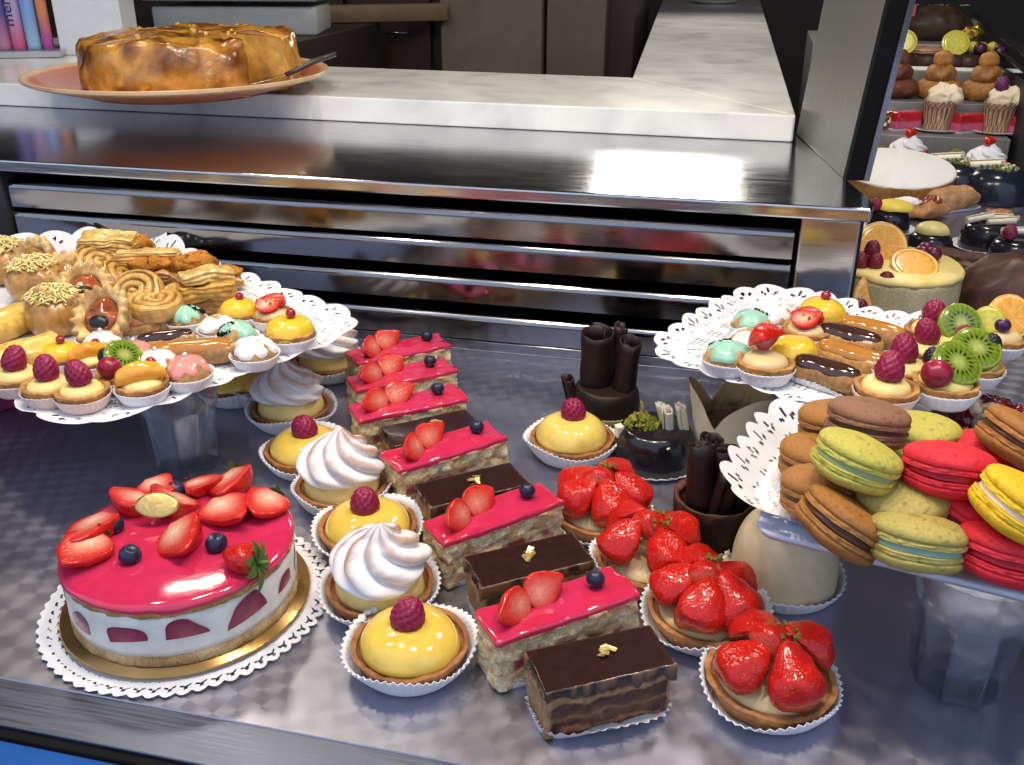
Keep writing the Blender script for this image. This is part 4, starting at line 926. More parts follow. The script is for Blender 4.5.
for a in [('cheese', AL(58, 322), 'golden bun topped with grated cheese, front one of the savoury pile', 0, 0, (0, 0), 1.12), ('cheese', AL(38, 290, .2), 'cheese topped bun behind the front one', 1, 1, (0, 0), 1.12), ('cheese', AL(5, 272), 'cheese topped bun at the far left edge', 2, 2, (0, 0), 1.15),
          ('roll', AL(24, 360), 'yellow pastry roll showing its meat filling, left of the cheese bun', 0, R(62), (0, 0), 1.35), ('roll', AL(-2, 330), 'yellow pastry roll at the left edge, behind the filled one', 1, R(75), (0, 0), 1.35),
          ('crimp', AL(106, 314, 2.3), 'crimped oval tart with red filling and a black olive, tilted up', 0, R(10), (40, 0), 1.12), ('crimp', AL(84, 288, 2.0), 'crimped tart with tomato filling just behind the olive one', 1, R(30), (32, 8), 1.1), ('crust', AL(72, 274, 1.8), 'rough crimped tart with pale filling amid the savoury pile', 2, R(70), (26, -6), 1.1),
          ('crust', AL(40, 260, 2.4), 'curled open pastry shell at the back left below the doily', 3, R(20), (42, -20), 1.1), ('spiral', AL(140, 290, 2.3), 'spiral roll facing front with clear dark swirl', 0, 0, (46, 0), 1.08), ('spiral', AL(98, 262, 2.4), 'spiral roll at the back, below the top puff pastry', 1, 1, (34, 0), 1.1), ('spiral', AL(121, 277, 2.1), 'spiral roll squeezed behind the clear one', 2, 2, (36, -8), 1.1),
          ('spiral', AL(153, 304, 1.75), 'flat spiral roll lying on top of another', 1, .5, (4, 0), 1.12), ('spiral', AL(158, 315, 0), 'flat spiral roll at the bottom of the pair', 2, .2, (0, 0), 1.12),
          ('puff', AL(207, 289, 1.9), 'two layered puff pastry with scored top at the right of the savoury pile', 0, R(35), (0, 0), 1.12), ('puff', AL(204, 303, 0), 'flat puff pastry under the scored two layered one', 1, R(33), (0, 0), 1.12),
          ('gratin', AL(176, 277, 1.4), 'orange brown gratin bite left of the scored puff pastry', 0, R(30), (0, 0), 1.15), ('gratin', AL(194, 272, 2.4), 'dark browned gratin bite at the back beside the louvres', 1, R(50), (0, 0), 1.15), ('gratin', AL(152, 272, 2.4), 'gratin bite under the pale pastry stick', 2, R(20), (0, 0), 1.1),
          ('puff', AL(147, 256, 4.0), 'pale pastry stick lying on the gratin bites', 2, R(18), (0, 0), (1.4, .75, .6)), ('puff', AL(108, 243, 4.0), 'golden puff pastry on the very top at the back', 1, R(15), (10, 0), (1.25, 1.1, .75)), ('gratin', AL(136, 248, 3.0), 'small browned bite behind the top puff pastry', 1, R(25), (0, 0), .9),
          ('gratin', AL(222, 280, .2), 'crumbly browned bite at the right end behind the scored puff pastry', 2, R(40), (0, 0), 1.0), ('crust', AL(60, 300, 2.4), 'pale crimped shell lying between the cheese buns and the spirals', 3, R(120), (20, 10), .95), ('puff', AL(178, 300, .1), 'golden puff pastry wedged between the spiral pair and the scored one', 2, R(60), (0, 0), .95)]:
    sav(*a)

# ------------------------------------------------------------------ petits fours on the upper right tray
zr = ZR+.1
def AR(x, y, dz=0, h=1.0): p = at(x, y, zr+dz+h); return (p[0], p[1], zr+dz)
RT = 'upper right tray'
choux(AR(771, 321), 'sugar dusted choux bun at the back of the right tray', RT, 'sugar', 0, s=1.05); choux(AR(752, 327), 'mint iced choux bun with poppy seeds behind the front mint one', RT, 'mint', 1, .3, .95); choux(AR(748, 343), 'sugar dusted choux bun squeezed between the two mint ones', RT, 'sugar', 1, s=.85)
choux(AR(727, 361), 'mint iced choux bun at the left front of the right tray', RT, 'mint', 0, 1.9); tartlet(AR(765, 369), 'strawberry tartlet at the front of the right tray', RT, 'strawberry', 0, .2, 2, 1.1); tartlet(AR(793, 358), 'plain yellow lemon tartlet behind the front strawberry one', RT, 'lemon', 1, 0, 2, 1.02)
tartlet(AR(806, 335), 'strawberry tartlet behind the plain lemon one on the right tray', RT, 'strawberry_cut', 1, .2, 2, 1.0); tartlet(AR(821, 321), 'lemon tartlet with a redcurrant at the back of the right tray', RT, 'lemon_currant', 0, .5, 2, 1.1)
eclair(AR(826, 376), 'chocolate eclair at the front of the right tray', RT, CHO, 0, R(-30), 7.0); eclair(AR(851, 361), 'caramel eclair lying behind the front chocolate one', RT, CAR, 1, R(-30), 7.4); eclair(AR(849, 342), 'chocolate eclair at the back between two caramel ones', RT, CHO, 1, R(-28), 6.8); eclair(AR(871, 335), 'caramel eclair farthest back on the right tray', RT, CAR, 0, R(-26), 7.2)
tartlet(AR(885, 395), 'raspberry tartlet in a clear cup nearest the right tray front edge', RT, 'raspberry', 0, .5, 1, 1.12); tartlet(AR(901, 374), 'raspberry tartlet second from the tray front', RT, 'raspberry', 1, 1.4, 1, 1.08); tartlet(AR(924, 355), 'raspberry tartlet third from the tray front', RT, 'raspberry', 2, 2.4, 1, 1.05); tartlet(AR(931, 337), 'raspberry tartlet farthest back in a wide white cup', RT, 'raspberry', 1, 3, 2, 1.1)
tartlet(AR(944, 391), 'kiwi tartlet with a red grape and blackberry at the tray front', RT, 'kiwi', 0, .2, 2, 1.15); tartlet(AR(972, 371), 'kiwi tartlet with a blackberry at the right of the tray', RT, 'kiwi_black', 1, .3, 2, 1.1); tartlet(AR(956, 347), 'kiwi tartlet with a raspberry behind the grape one', RT, 'kiwi_rasp', 0, .1, 2, 1.05); tartlet(AR(997, 343), 'tartlet with an upright orange slice at the far right of the tray', RT, 'orange_slice', 1, .1, 2, 1.1)

# ------------------------------------------------------------------ right hand display beyond the cabinet
def D(x, y, z=0, h=0.): p = at(x, y, z+h); return (p[0], p[1], z)
t = T('orange_cake', 'round yellow cream cake topped with orange slices and raspberries beside the steel leg', 'cake', D(899, 262, 0, 9))
P(t, 'cake_body', ring([(0, .1), (8.1, .1), (8.2, 1), (8.2, 7.4), (8.1, 8.2), (0, 8.2)], ((.42, .36, .20), (.58, .50, .30)), 'crumb', 'cake_side', .06, .8)); P(t, 'cream_top', ring([(0, 0), (8.2, 0), (8.3, .4), (7.9, .9), (0, 1.0)], ((.80, .60, .16), (.82, .68, .32)), 'cream', 'cream_top', .12, .8), (0, 0, 8.1))
P(t, 'orange_slice', m_disc(3.0, .45, 'orange'), (1.5, -2.8, 9.6), (R(24), R(4), 0)); P(t, 'orange_slice', m_disc(3.4, .45, 'orange'), (-2.4, 1.4, 10.6), (R(58), 0, .1))
for x, y, z in ((-4.6, -2.6, 10), (-3.5, -3.5, 10), (-4.0, -2.6, 11.4), (-5.4, -3.5, 10)): P(t, 'raspberry', m_raspberry(1.15, 2.2, 0, (.16, .006, .02)), (x, y, z))
for x, y, z in ((3.0, 1.6, 10), (4.4, 1.4, 10), (3.6, 2.8, 10.2)): P(t, 'grape', m_berry(1.1, (.10, .006, .035), False), (x, y, z))
def small(name, label, cat, loc, parts, s=1.0, rz=0., group=None):
    t = T(name, label, cat, loc, rz, s=s, group=group)
    for p in parts: P(t, *p[:2], **(p[2] if len(p) > 2 else {}))
    return t
K = dict
small('orange_cup', 'orange dessert with an upright orange slice and raspberry in front of the orange cake', 'dessert', D(868, 312, 0, 4), [('cup', m_shell(2.6, 3.3, 4.0, .4, (.60, .42, .10))), ('orange_slice', m_disc(3.6, .5, 'orange'), K(loc=(.9, .4, 5.6), rt=(R(70), 0, .5))), ('raspberry', m_raspberry(1.4, 2.3, 0, (.15, .006, .02)), K(loc=(-1.4, -1.2, 5.0))), ('raspberry', m_raspberry(1.2, 2, 1, (.15, .006, .02)), K(loc=(1.6, .2, 8.6)))], 1.0)
one('yellow_cream_cube', MB().add(*gbox(4, 4, 4.5, 10, 10, 10, .4), (.80, .66, .28)).mesh('cube_cream', 'cream'), 'pale yellow cream cube between the orange dessert and the orange cake', 'dessert', D(893, 322, 0), .4)
t = T('sugar_tart', 'large round tart covered in white sugar at the right of the steel post', 'tart', D(893, 181, 0, 3), 0, (R(8), 0))
P(t, 'crust', m_shell(10.9, 11.6, 4.0, .5, (.55, .27, .07), 1)); P(t, 'sugar_top', ring([(0, 0), (11.5, 0), (11.65, .3), (11.2, .65), (0, .8)], ((.80, .77, .70), (.86, .85, .84)), 'sugar', 'sugar_top', .06, .5), (0, 0, 3.8))
one('paper_disc', MB().add(*lathe([(0, 0), (12.8, 0), (13, .25), (0, .2)], 60), (.62, .52, .36)).mesh('card', 'paper'), 'cream card disc under the large sugar tart', 'cake board', D(899, 186, 0, 1))
bpy.data.objects['sugar_tart'].location.z = 1.75*U; bpy.data.objects['paper_disc'].rotation_euler = (R(7), 0, 0); bpy.data.objects['paper_disc'].location.z = 1.5*U
def topped(loc, label, body, tops, s=1.0, rz=0., group=None, name='chocolate_cake'):
    t = T(name, label, 'cake', loc, rz, group=group, s=s); P(t, 'paper_doily', m_liner(3.9, 4.6, .4, 30, wav=.08)); P(t, 'cake_body', body, (0, 0, .15))
    for nm, me, lo, rt in tops: P(t, nm, me, lo, rt)
    return t
DB = m_dome(3.6, 3.8, (.020, .016, .024), 0, 'choc_gloss', .35); YB = m_dome(2.6, 1.4, (.80, .66, .25), 0, 'cream', .5); WC = m_curl(.6, 4.2, 1.3, 1, (.84, .78, .58), .12, 'cream')
GD = 'dark chocolate cakes in the right display'
topped(D(930, 244, 0, 2), 'dark cake capped with a pale yellow macaron, behind the orange cake', DB, [('macaron_cap', YB, (0, 0, 3.9), (0, 0, 0))], 1.05, group=GD)
topped(D(889, 219, 0, 2), 'dark cake with a yellow cap partly behind the steel cabinet corner', DB, [('yellow_cap', m_dome(3.2, 1.2, (.84, .66, .10), 0, 'cream', .5), (.6, 0, 3.9), (0, 0, 0)), ('raspberry', m_raspberry(1.2, 2.2, 0), (-2.6, -1.0, 4.6), (0, 0, 0))], 1.05, group=GD)
topped(D(985, 236, 0, 2), 'dark cake scattered with white chocolate shards, right of the macaron capped one', DB, [('white_chocolate_shard', WC, (-3.2, -1, 4.2), (0, R(80), .3)), ('white_chocolate_shard', WC, (-1.0, 1.2, 4.3), (0, R(82), -.5)), ('white_chocolate_shard', WC, (-.5, -1.6, 4.3), (0, R(84), .1)), ('powdered_fruit', m_blob(2.2, 1.6, .9, .4, 1.4, (.50, .18, .06), 1), (1.6, 1.5, 4.5), (0, 0, 0))], 1.15, group=GD)
topped(D(1014, 252, 0, 2), 'dark cake with one raspberry and a white chocolate curl at the right photo edge', DB, [('raspberry', m_raspberry(1.2, 2.2, 0, (.20, .01, .05)), (-1.4, -1, 5.0), (0, 0, 0)), ('white_chocolate_curl', WC, (-2, 1.5, 4.4), (0, R(84), .0))], 1.1, group=GD)
one('chocolate_bar_cake', m_choc_body(1), 'dark rectangular chocolate slice on white paper behind the orange cake', 'cake slice', D(958, 264, 0, 2), R(-20)); 
one('truffle_cake', m_blob(8.5, 7, 5.6, .7, .35, (.085, .038, .026), 3, 'choc', .6), 'big rough brown truffle cake at the right edge', 'cake', D(1016, 292, 4.0), .3)
one('cake_doily', m_doily(circle(6.0, .35), 1.5, 2, lift=lambda p, t: np.where(t > 0, .25, .1)*1.0, per=1.4, K=24, lattice=False), 'white lace paper between the orange cake and the truffle cake', 'doily', D(966, 297, 0.05))
one('chocolate_flake', MB().add(*gbox(4.6, 2.8, .5, 20, 14, 4, .1), (.20, .10, .07)).mesh('flake', 'choc'), 'flat brown chocolate flake lying in front of the truffle cake', 'chocolate flake', D(962, 320, .1), .2)
t = T('cream_puff_log', 'golden baked pastry log on white paper behind the dark cakes', 'pastry', D(950, 204, 0, 1), R(38)); P(t, 'paper', m_tray_liner(13, 5.5, 1, 1.6, .4)); P(t, 'pastry', m_blob(6.6, 2.9, 2.5, .5, .5, (.55, .30, .13), 1), (0, 0, 2.0))
t = T('fruit_danish', 'sugar dusted danish with baked fruit in front of the sugar tart', 'pastry', D(918, 212, 0, 1), R(10)); P(t, 'pastry', m_blob(5.6, 3.4, 1.8, .5, .6, (.56, .26, .09), 2), (0, 0, 1.5)); P(t, 'icing_sugar', m_blob(2.6, 2.2, .9, .35, .9, (.82, .80, .80), 1, 'sugar', .9), (-2.6, 0, 2.9)); P(t, 'baked_fruit', m_blob(2.2, 1.7, .9, .5, 1.4, (.30, .07, .04), 4, 'glaze'), (2.0, 0, 2.9))
for x, y, lb in ((955, 183, 'glossy dark dome cake with green nuts and a white curl, behind the pastry log'), (995, 190, 'glossy dark dome cake with two white curls at the right edge')):
    topped(D(x, y, 0, 2), lb, m_dome(5.0, 5.0, (.014, .018, .03), 0, 'choc_gloss', .45), [('pistachio_crumbs', m_bits(60, 2.6, .34, (.20, .22, .05), 1, .6, col2=(.7, .66, .5)), (0, 0, 5.0), (0, 0, 0)), ('white_chocolate_curl', m_curl(.75, 4.6, 1.3, 1, (.84, .80, .62), .12, 'cream'), (-4, 1.5, 5.0), (0, R(82), -.2))], 1.3, group=GD)
@cached
def m_whip(r=2.6, h=3.2): return m_meringue(r, h, 6, 1, 0.0)
def cream_tart(loc, label, variant, s):
    t = T('fruit_tart', label, 'tart', loc, 0, group='fruit tarts at the back of the right display', s=s)
    P(t, 'paper_cup', m_liner(3.6, 4.7, 1.2)); P(t, 'crust', m_shell(3.4, 4.2, 1.8))
    if variant == 'cream':
        P(t, 'whipped_cream', m_whip(3.1, 3.4), (.3, .3, 2.6)); P(t, 'strawberry', m_strawberry(2.2, 1.1, False, 1), (-.6, .2, 6.2), (0, R(-10), 0))
        for i, (x, y) in enumerate(((-.6, -3.0), (2.2, -2.6), (-3.0, -1.6), (3.4, -.6))): P(t, 'strawberry_half', m_strawberry(2.6, 1.1, True, i % 3), (x-1, y, 2.6), (pi, R(-12), .3*i))
        P(t, 'white_chocolate_curl', WC, (-3, -3.6, 2.4), (0, R(86), .1))
    else:
        for i, (x, y) in enumerate(((-2, -1), (0, -2), (2, -1), (-1, 1), (1.4, 1.2), (0, 0), (-2.6, 1), (2.9, .6))):
            P(t, 'berry', m_berry(1.0, [(.16, .01, .05), (.08, .01, .08), (.25, .01, .03), (.20, .22, .04)][(i+len(label)) % 4], False), (x, y, 2.5+(i > 4)*.8))
        P(t, 'fruit_slice', m_disc(1.8, .4, 'kiwi' if len(label) % 2 else 'orange'), (1.2, -.6, 3.7), (R(50), R(15), 0))
cream_tart(D(905, 155, 0, 3), 'strawberry tart with whipped cream, the left one behind the sugar tart', 'cream', 1.25); cream_tart(D(983, 164, 0, 3), 'strawberry tart with whipped cream, the right one behind the dark domes', 'cream', 1.25)
cream_tart(D(868, 160, 0, 3), 'dark berry tart right beside the steel post', 'b', 1.2); cream_tart(D(940, 148, 0, 3), 'mixed fruit tart between the two whipped cream tarts', 'b', 1.15); cream_tart(D(950, 163, 0, 2), 'berry tart to the left of the right hand whipped cream tart', 'b', 1.0)
# rising shelves
SH = [(243, 255.5, 6.5), (255.5, 267.5, 12.3), (267.5, 283, 18.2), (283, 318, 23.0)]
for i, (y0, y1, z) in enumerate(SH):
    one('display_step', MB().add(*box((44, y1-y0-.02, z), .15, 2, (0, 0, z/2)), smooth=False).mesh('step', 'steel_plate'), ['lowest steel step behind the whipped cream tarts', 'second steel step behind the waffle desserts', 'third steel step behind the cream puffs', 'highest steel step at the back of the right display'][i], 'display step', (38, (y0+y1)/2, 0))
def AS(x, y, k, h=0.): p = at(x, y, SH[k][2]+h); y0, y1, z = SH[k]; Y = min(max(p[1], y0+5.5), y1-4.5); return (p[0]*Y/p[1], Y, z)
@cached
def m_jelly(seed=0): 
    v, f = gbox(9, 4.4, 5.2, 24, 14, 14, .5); z = v[:, 2]; return MB().add(disp(v, .6, .12, seed), f, lerp((.55, .10, .20), (.50, .015, .03), (z-2.4)*3)).mesh('jelly', 'glaze')
@cached
def m_wafflecup():
    pr = smoothprof([(0, 0), (2.2, 0), (2.5, .3), (3.3, 5.6), (3.1, 5.6), (2.2, .8), (0, .8)], 6); v, f = lathe(pr, 96); a = np.arctan2(v[:, 1], v[:, 0])*3.2; g = (np.abs(((a+v[:, 2]*.9) % 1)-.5) > .38) | (np.abs(((a-v[:, 2]*.9) % 1)-.5) > .38)
    return MB().add(v, f, lerp((.20, .09, .06), (.62, .42, .26), np.where(g, 1, 0))).mesh('waffle', 'crust')
for x, y, lb in ((938, 117, 'waffle cup heaped with cream on the lowest step, left of the pink jelly'), (998, 120, 'waffle cup heaped with cream and a purple fruit, at the right of the lowest step')):
    small('waffle_cup', lb, 'dessert', AS(x, y, 0), [('paper_liner', m_liner(2.6, 4.6, .6, 30)), ('waffle', m_wafflecup(), K(loc=(0, 0, .1))), ('cream', m_blob(3.5, 2.8, 2.6, .6, .8, (.80, .68, .48), 1, 'whipped', .9), K(loc=(.5, 0, 6.8)))] + ([('purple_fruit', m_raspberry(1.6, 3.2, 0, (.12, .02, .10)), K(loc=(-.6, 0, 10)))] if x > 960 else []), 1.12)
for i, (x, y, lb) in enumerate(((906, 112, 'red and pink jelly slice on the lowest step beside the steel post'), (968, 117, 'pink jelly slice between the two waffle cups'), (1022, 122, 'pink jelly slice at the right photo edge'))):
    small('jelly_slice', lb, 'cake slice', AS(x, y, 0), [('paper_liner', m_tray_liner(9.4, 4.8, 1)), ('jelly', m_jelly(i), K(loc=(0, 0, .1)))], .82, R(32), 'jelly slices on the lowest step')
one('nut_slice', m_choc_body(2), 'brown slice half hidden behind the steel post on the lowest step', 'cake slice', AS(872, 112, 0), R(10))
one('cream_blob_slice', m_blob(3.8, 2.6, 2.4, .5, .8, (.80, .66, .42), 3, 'whipped', .9), 'small cream topped dessert behind the steel post edge', 'dessert', (lambda q: (q[0], q[1]+1, q[2]+1.7))(AS(892, 98, 0)))
def religieuse(loc, label, col, s=1.2):
    t = T('cream_puff_tower', label, 'pastry', loc, 0, group='stacked cream puffs on the second step', s=s)
    P(t, 'base_puff', m_blob(4.6, 4.2, 2.4, .35, .6, col, 1), (0, 0, 1.75)); P(t, 'middle_puff', m_blob(3.1, 3.0, 2.2, .3, .7, np_t(col, .85), 2), (0, 0, 4.8)); P(t, 'top_puff', m_blob(1.9, 1.9, 1.9, .2, .8, np_t(col, 1.15), 0), (0, 0, 7.6)); P(t, 'caramel', m_icing(2.2, 1.0, (.30, .10, .02), 1), (0, 0, 6.0))
def np_t(c, k): return tuple(float(q*k) for q in c)
religieuse(AS(939, 84, 1), 'stack of golden cream puffs at the middle of the second step', (.45, .20, .05)); religieuse(AS(984, 88, 1), 'stack of golden cream puffs at the right of the second step', (.45, .20, .05)); religieuse(AS(896, 84, 1), 'dark stack of cream puffs beside the steel post', (.16, .045, .02))
for x, y, lb in ((922, 62, 'small white oval card left on the third step'), (956, 62, 'white oval card in the middle of the third step'), (1004, 66, 'white oval card at the right of the third step')):
    one('paper_card', MB().add(*lathe([(0, 0), (4, 0), (4.1, .15), (4, .3), (0, .3)], 40), (.80, .80, .76)).mesh('oval_card', 'paper'), lb, 'card', (lambda q: (q[0], SH[2][0]+3.6, q[2]))(AS(x, y, 2)), .1, (0, 0), 'white cards on the third step', (1.3, .8, 1))
for i, (x, y, lb, kind) in enumerate(((878, 47, 'yellow fruit dessert on the third step next to the post', 0), (904, 47, 'lemon slice dessert on the third step', 1), (931, 48, 'fig tartlet on the third step', 2), (972, 50, 'dessert with a green grape and dark fruit on the third step', 3), (955, 56, 'lime slice dessert in front of the fig tartlet', 1), (992, 54, 'yellow fruit dessert at the right of the third step', 0))):
    t = T('fruit_dessert', lb, 'dessert', (lambda q: (q[0], q[1]+3, q[2]))(AS(x, y, 2)), 0, group='fruit desserts on the third step', s=1.3)
    P(t, 'base', m_dome(3.6, 2.2, (.05, .02, .015), 0, 'choc', .4), (0, 0, .1))
    if kind == 1: P(t, 'citrus_slice', m_disc(2.6, .5, 'lime'), (0, -.5, 4.2), (R(60), 0, 0))
    elif kind == 2: P(t, 'fig_half', m_dome(3.0, 1.3, (.45, .20, .10), 1, 'fruit'), (0, 0, 2.3)); P(t, 'rind', m_shell(2.2, 3.2, 1.4, .3, (.55, .45, .35)), (0, 0, 1.6))
    else:
        for j, (q, w) in enumerate(((-1.6, 0), (.6, .8), (1.8, -.8))): P(t, 'grape', m_berry(1.3, [(.60, .48, .06), (.42, .36, .05), (.06, .012, .03)][(j+kind) % 3], False), (q, w, 3.3))
one('pink_box', MB().add(*box((14, 8, 9), .3, 2, (0, 0, 4.5)), (.45, .10, .13)).mesh('pbox', 'painted'), 'pink carton on the highest step behind the fruit desserts', 'box', (35, 298, 23.02), .1)
t = T('gold_chocolate_cake', 'dark chocolate cake with gold nuggets on the highest step', 'cake', (48.5, 297, 23.02)); P(t, 'cake_body', m_blob(9, 6, 5, .6, .4, (.05, .028, .018), 1, 'choc'), (0, 0, 3.5)); P(t, 'gold_nugget', m_flakes(14, 4, 6, (.9, .75, .4)), (0, 0, 8.6), s=1.2)
for i, (x, y, lb) in enumerate(((56.5, 290, 'yellow wrapped sweets on the highest step'), (57, 302, 'gold wrapped sweets behind the yellow ones on the highest step'))):
    one('wrapped_sweet', m_blob(4, 3, 3, .8, .7, (.50, .34, .04), i, 'gold', .4), lb, 'sweets', (x, y, 25.2), i, (0, 0), None, .7)
# crunchy cake between the two right trays
t = T('cherry_crunch_cake', 'round cake topped with dark cherries and nut clusters, right of the macarons', 'cake', D(998, 432, 0, 7)); P(t, 'cake_body', ring([(0, 0), (6.8, 0), (7, .3), (7, 5.4), (6.5, 6), (0, 6)], ((.40, .32, .26), (.62, .55, .48)), 'crumb', 'crunch_side', .15, 1))
rg = random.Random(3)
for k in range(34):
    a = rg.uniform(0, 6.28); q = 6.2*rg.random()**.5; P(t, 'dark_cherry' if k % 2 else 'nut_cluster', m_blob(1.25, 1.1, 1.0, .3, 1.6, (.13, .008, .014) if k % 2 else (.62, .50, .36), k % 4, 'fruit' if k % 2 else 'crumb', .7), (q*cos(a), q*sin(a), 6.6+.4*rg.random()), (0, 0, k))

# ------------------------------------------------------------------ counter, sill and facade
XL, XR = -230, 200
one('steel_display_deck', MB().add(*prism([(XL, 44.2), (XR, 44.2), (XR, 336), (19, 336), (19, 186), (XL, 186)], -4, 0, .1, 1), smooth=False).mesh('deck', 'steel_turned'), 'engine turned stainless steel deck carrying all the cakes', 'counter')
S('trim_1', MB().add(*box((XR-XL, 3.9, .85), .1, 2, ((XR+XL)/2, 42.2, -.38)), smooth=False).mesh('sill', 'steel_sill'))
S('trim_2', MB().add(*box((XR-XL, .7, .5), .1, 2, ((XR+XL)/2, 39.9, -.5)), smooth=False).mesh('gasket', 'rubber'))
S('wall_front', MB().add(*box((XR-XL, 3, 84), .1, 1, ((XR+XL)/2, 41.4, -42.82)), (.06, .27, .72), smooth=False).mesh('wall_front', 'painted'))
# louvred cabinet
CX0, CX1, CY = -150, 14.2, 110.2
cab = T('louvred_steel_cabinet', 'long stainless cabinet with horizontal louvres behind the cakes', 'cabinet', (0, 0, 0))
top = [(CX0, CY-.6), (14.6, CY-.6+.0), (15.2, 112.8), (7.4, 154), (7.4, 178), (CX0, 178)]
P(cab, 'top_panel', MB().add(*prism(top, 20.2, 21.75, .25, 2), smooth=False).mesh('top', 'steel_top'))
def bar(prof, x0, x1):
    n = len(prof); v = [(x, p[0], p[1]) for x in (x0, x1) for p in prof]
    return np.array(v, float), [(i, (i+1) % n, n+(i+1) % n, n+i) for i in range(n)]+[tuple(range(n))[::-1], tuple(range(n, 2*n))]
for k, (z1, hf) in enumerate(((19.0, 2.5), (15.0, 2.4), (10.2, 2.3), (5.3, 2.4))):
    # rolled front edge: flat face below, rounded shoulder, shelf running back
    zf = z1-1.5; pr = [(CY+.9, zf-hf), (CY+.9, zf)]+[(CY+.9+1.7*(1-cos(a)), zf+1.15*sin(a)) for a in np.linspace(.15, pi/2, 9)]+[(CY+5.4, z1-.15), (CY+5.4, z1-.35), (CY+2.6, zf+.75), (CY+1.2, zf-.2), (CY+1.2, zf-hf)]
    P(cab, 'louvre', MB().add(*bar(pr, -97.5, 6.9), smooth=False).mesh('louvre', 'steel_slat'))
P(cab, 'base_rail', MB().add(*box((104, 1.2, 1.3), .1, 2, (-45.5, CY+1.2, .65)), smooth=False).mesh('rail', 'steel_slat'))
P(cab, 'inner_panel', MB().add(*box((166, 2, 20), .1, 1, (-68, CY+8, 10.1)), (.012, .012, .014), smooth=False).mesh('inner', 'dark'))
P(cab, 'corner_leg', MB().add(*box((6.4, 34, 20.2), .25, 2, (10.6, CY+17, 10.1)), smooth=False).mesh('leg', 'steel_lip'))
P(cab, 'end_leg', MB().add(*box((50, 6, 20.2), .25, 2, (-122.6, CY+3.2, 10.1)), (.02, .02, .022), smooth=False).mesh('endleg', 'dark'))
# marble
marb = T('marble_counter', 'white veined marble worktop lying on the steel cabinet and running back', 'worktop', (0, 0, 0))
P(marb, 'front_slab', MB().add(*prism([(-210, 149.6), (7.0, 146.2), (-20.6, 181), (-118, 185), (-118, 222), (-210, 222)], 21.8, 25.6, .22, 2), smooth=False).mesh('slab', 'marble'))
P(marb, 'return_slab', MB().add(*prism([(7.15, 146.3), (1.5, 420), (-36.5, 420), (-20.4, 181.2)], 21.8, 25.6, .22, 2), smooth=False).mesh('slab2', 'marble'))
one('service_counter', MB().add(*prism([(3.5, 187), (-1, 418), (-33, 418), (-19.5, 187)], -84.8, 21.75, .3), (.045, .032, .022), smooth=False).mesh('counter', 'dark'), 'dark counter body carrying the marble that runs back', 'counter')
# steel case post
post = T('steel_case_post', 'grey steel side post of the glass case rising from the cabinet end', 'post', (0, 0, 0))
def slab(b0, b1, lean, z0, z1, th, mt, nm):
    b0, b1 = np.array(b0, float), np.array(b1, float); d = (b1-b0)/np.linalg.norm(b1-b0); nrm = np.array([-d[1], d[0]])*th; L = np.array(lean)
    v = [(*p, z0) for p in (b0, b1, b1+nrm, b0+nrm)]+[(*(p+L), z1) for p in (b0, b1, b1+nrm, b0+nrm)]
    return MB().add(np.array(v), [(3, 2, 1, 0), (4, 5, 6, 7), (0, 1, 5, 4), (1, 2, 6, 5), (2, 3, 7, 6), (3, 0, 4, 7)], smooth=False).mesh(nm, mt)
PB0, PB1 = np.array([7.9, 153.0]), np.array([12.6, 124.5]); LEAN = np.array([3.2, -6.0])
P(post, 'plate', slab(PB0, PB1, LEAN, 21.8, 66, 2.0, 'steel_plate', 'plate'))
PN = np.array([.987, .163]); P(post, 'rubber_edge', slab(PB1, PB1+(PB1-PB0)*.05, LEAN, 21.8, 66, 2.02, 'rubber', 'rub')); P(post, 'bright_edge', slab(PB1+PN*2.05, PB1+PN*2.05+(PB1-PB0)*.06, LEAN, 21.8, 66, .7, 'steel_lip', 'edge'))
P(post, 'screw', MB().add(*lathe([(0, .0), (.55, 0), (.5, .25), (.2, .3), (0, .15)], 20)).mesh('screw', 'rubber'), (9.45, 148.5, 29.5), (0, R(-90), R(10)))
# case rail on the far right
rail = T('case_rail', 'steel rails along the far right side of the display case', 'rail', (0, 0, 0))
for dz, w in ((0, 1.5), (-3.6, .8)): P(rail, 'rail', MB().add(*tube([(61.5, 318, 28+dz), (61.5, 226, 23+dz)], w*.7, 4), smooth=False).mesh('rail_bar', 'steel_lip'))
P(rail, 'side_panel', MB().add(*prism([(61.2, 226), (61.8, 226), (61.8, 318), (61.2, 318)], 0, 19), (.02, .02, .022), smooth=False).mesh('side_panel', 'dark'))
P(rail, 'rail_post', MB().add(*box((2, 2, 27), .2, 2, (61.5, 317, 13.5)), smooth=False).mesh('rail_post', 'steel_plate'))
# behind the counter
S('floor', MB().add(*box((760, 640, 4), 0, 1, (0, 360, -86.9)), (.035, .024, .018), smooth=False).mesh('floor', 'painted'))
S('wall_back', MB().add(*box((760, 6, 330), 0, 1, (0, 560, 77)), (.05, .034, .022), smooth=False).mesh('wall_back', 'painted'))
S('wall_left', MB().add(*box((6, 520, 330), 0, 1, (-330, 300, 77)), (.07, .055, .045), smooth=False).mesh('wall_left', 'painted'))
S('wall_right', MB().add(*box((6, 520, 330), 0, 1, (330, 300, 77)), (.10, .08, .06), smooth=False).mesh('wall_right', 'painted'))
S('ceiling', MB().add(*box((760, 520, 6), 0, 1, (0, 302, 215)), (.14, .125, .11), smooth=False).mesh('ceiling', 'painted'))
bc = T('back_cabinet', 'brown wooden cabinet with a taupe panel standing behind the counter', 'cabinet', (0, 0, 0))
P(bc, 'body', MB().add(*box((230, 40, 150), .4, 2, (-150, 330, -10)), (.030, .018, .012), smooth=False).mesh('body', 'painted'))
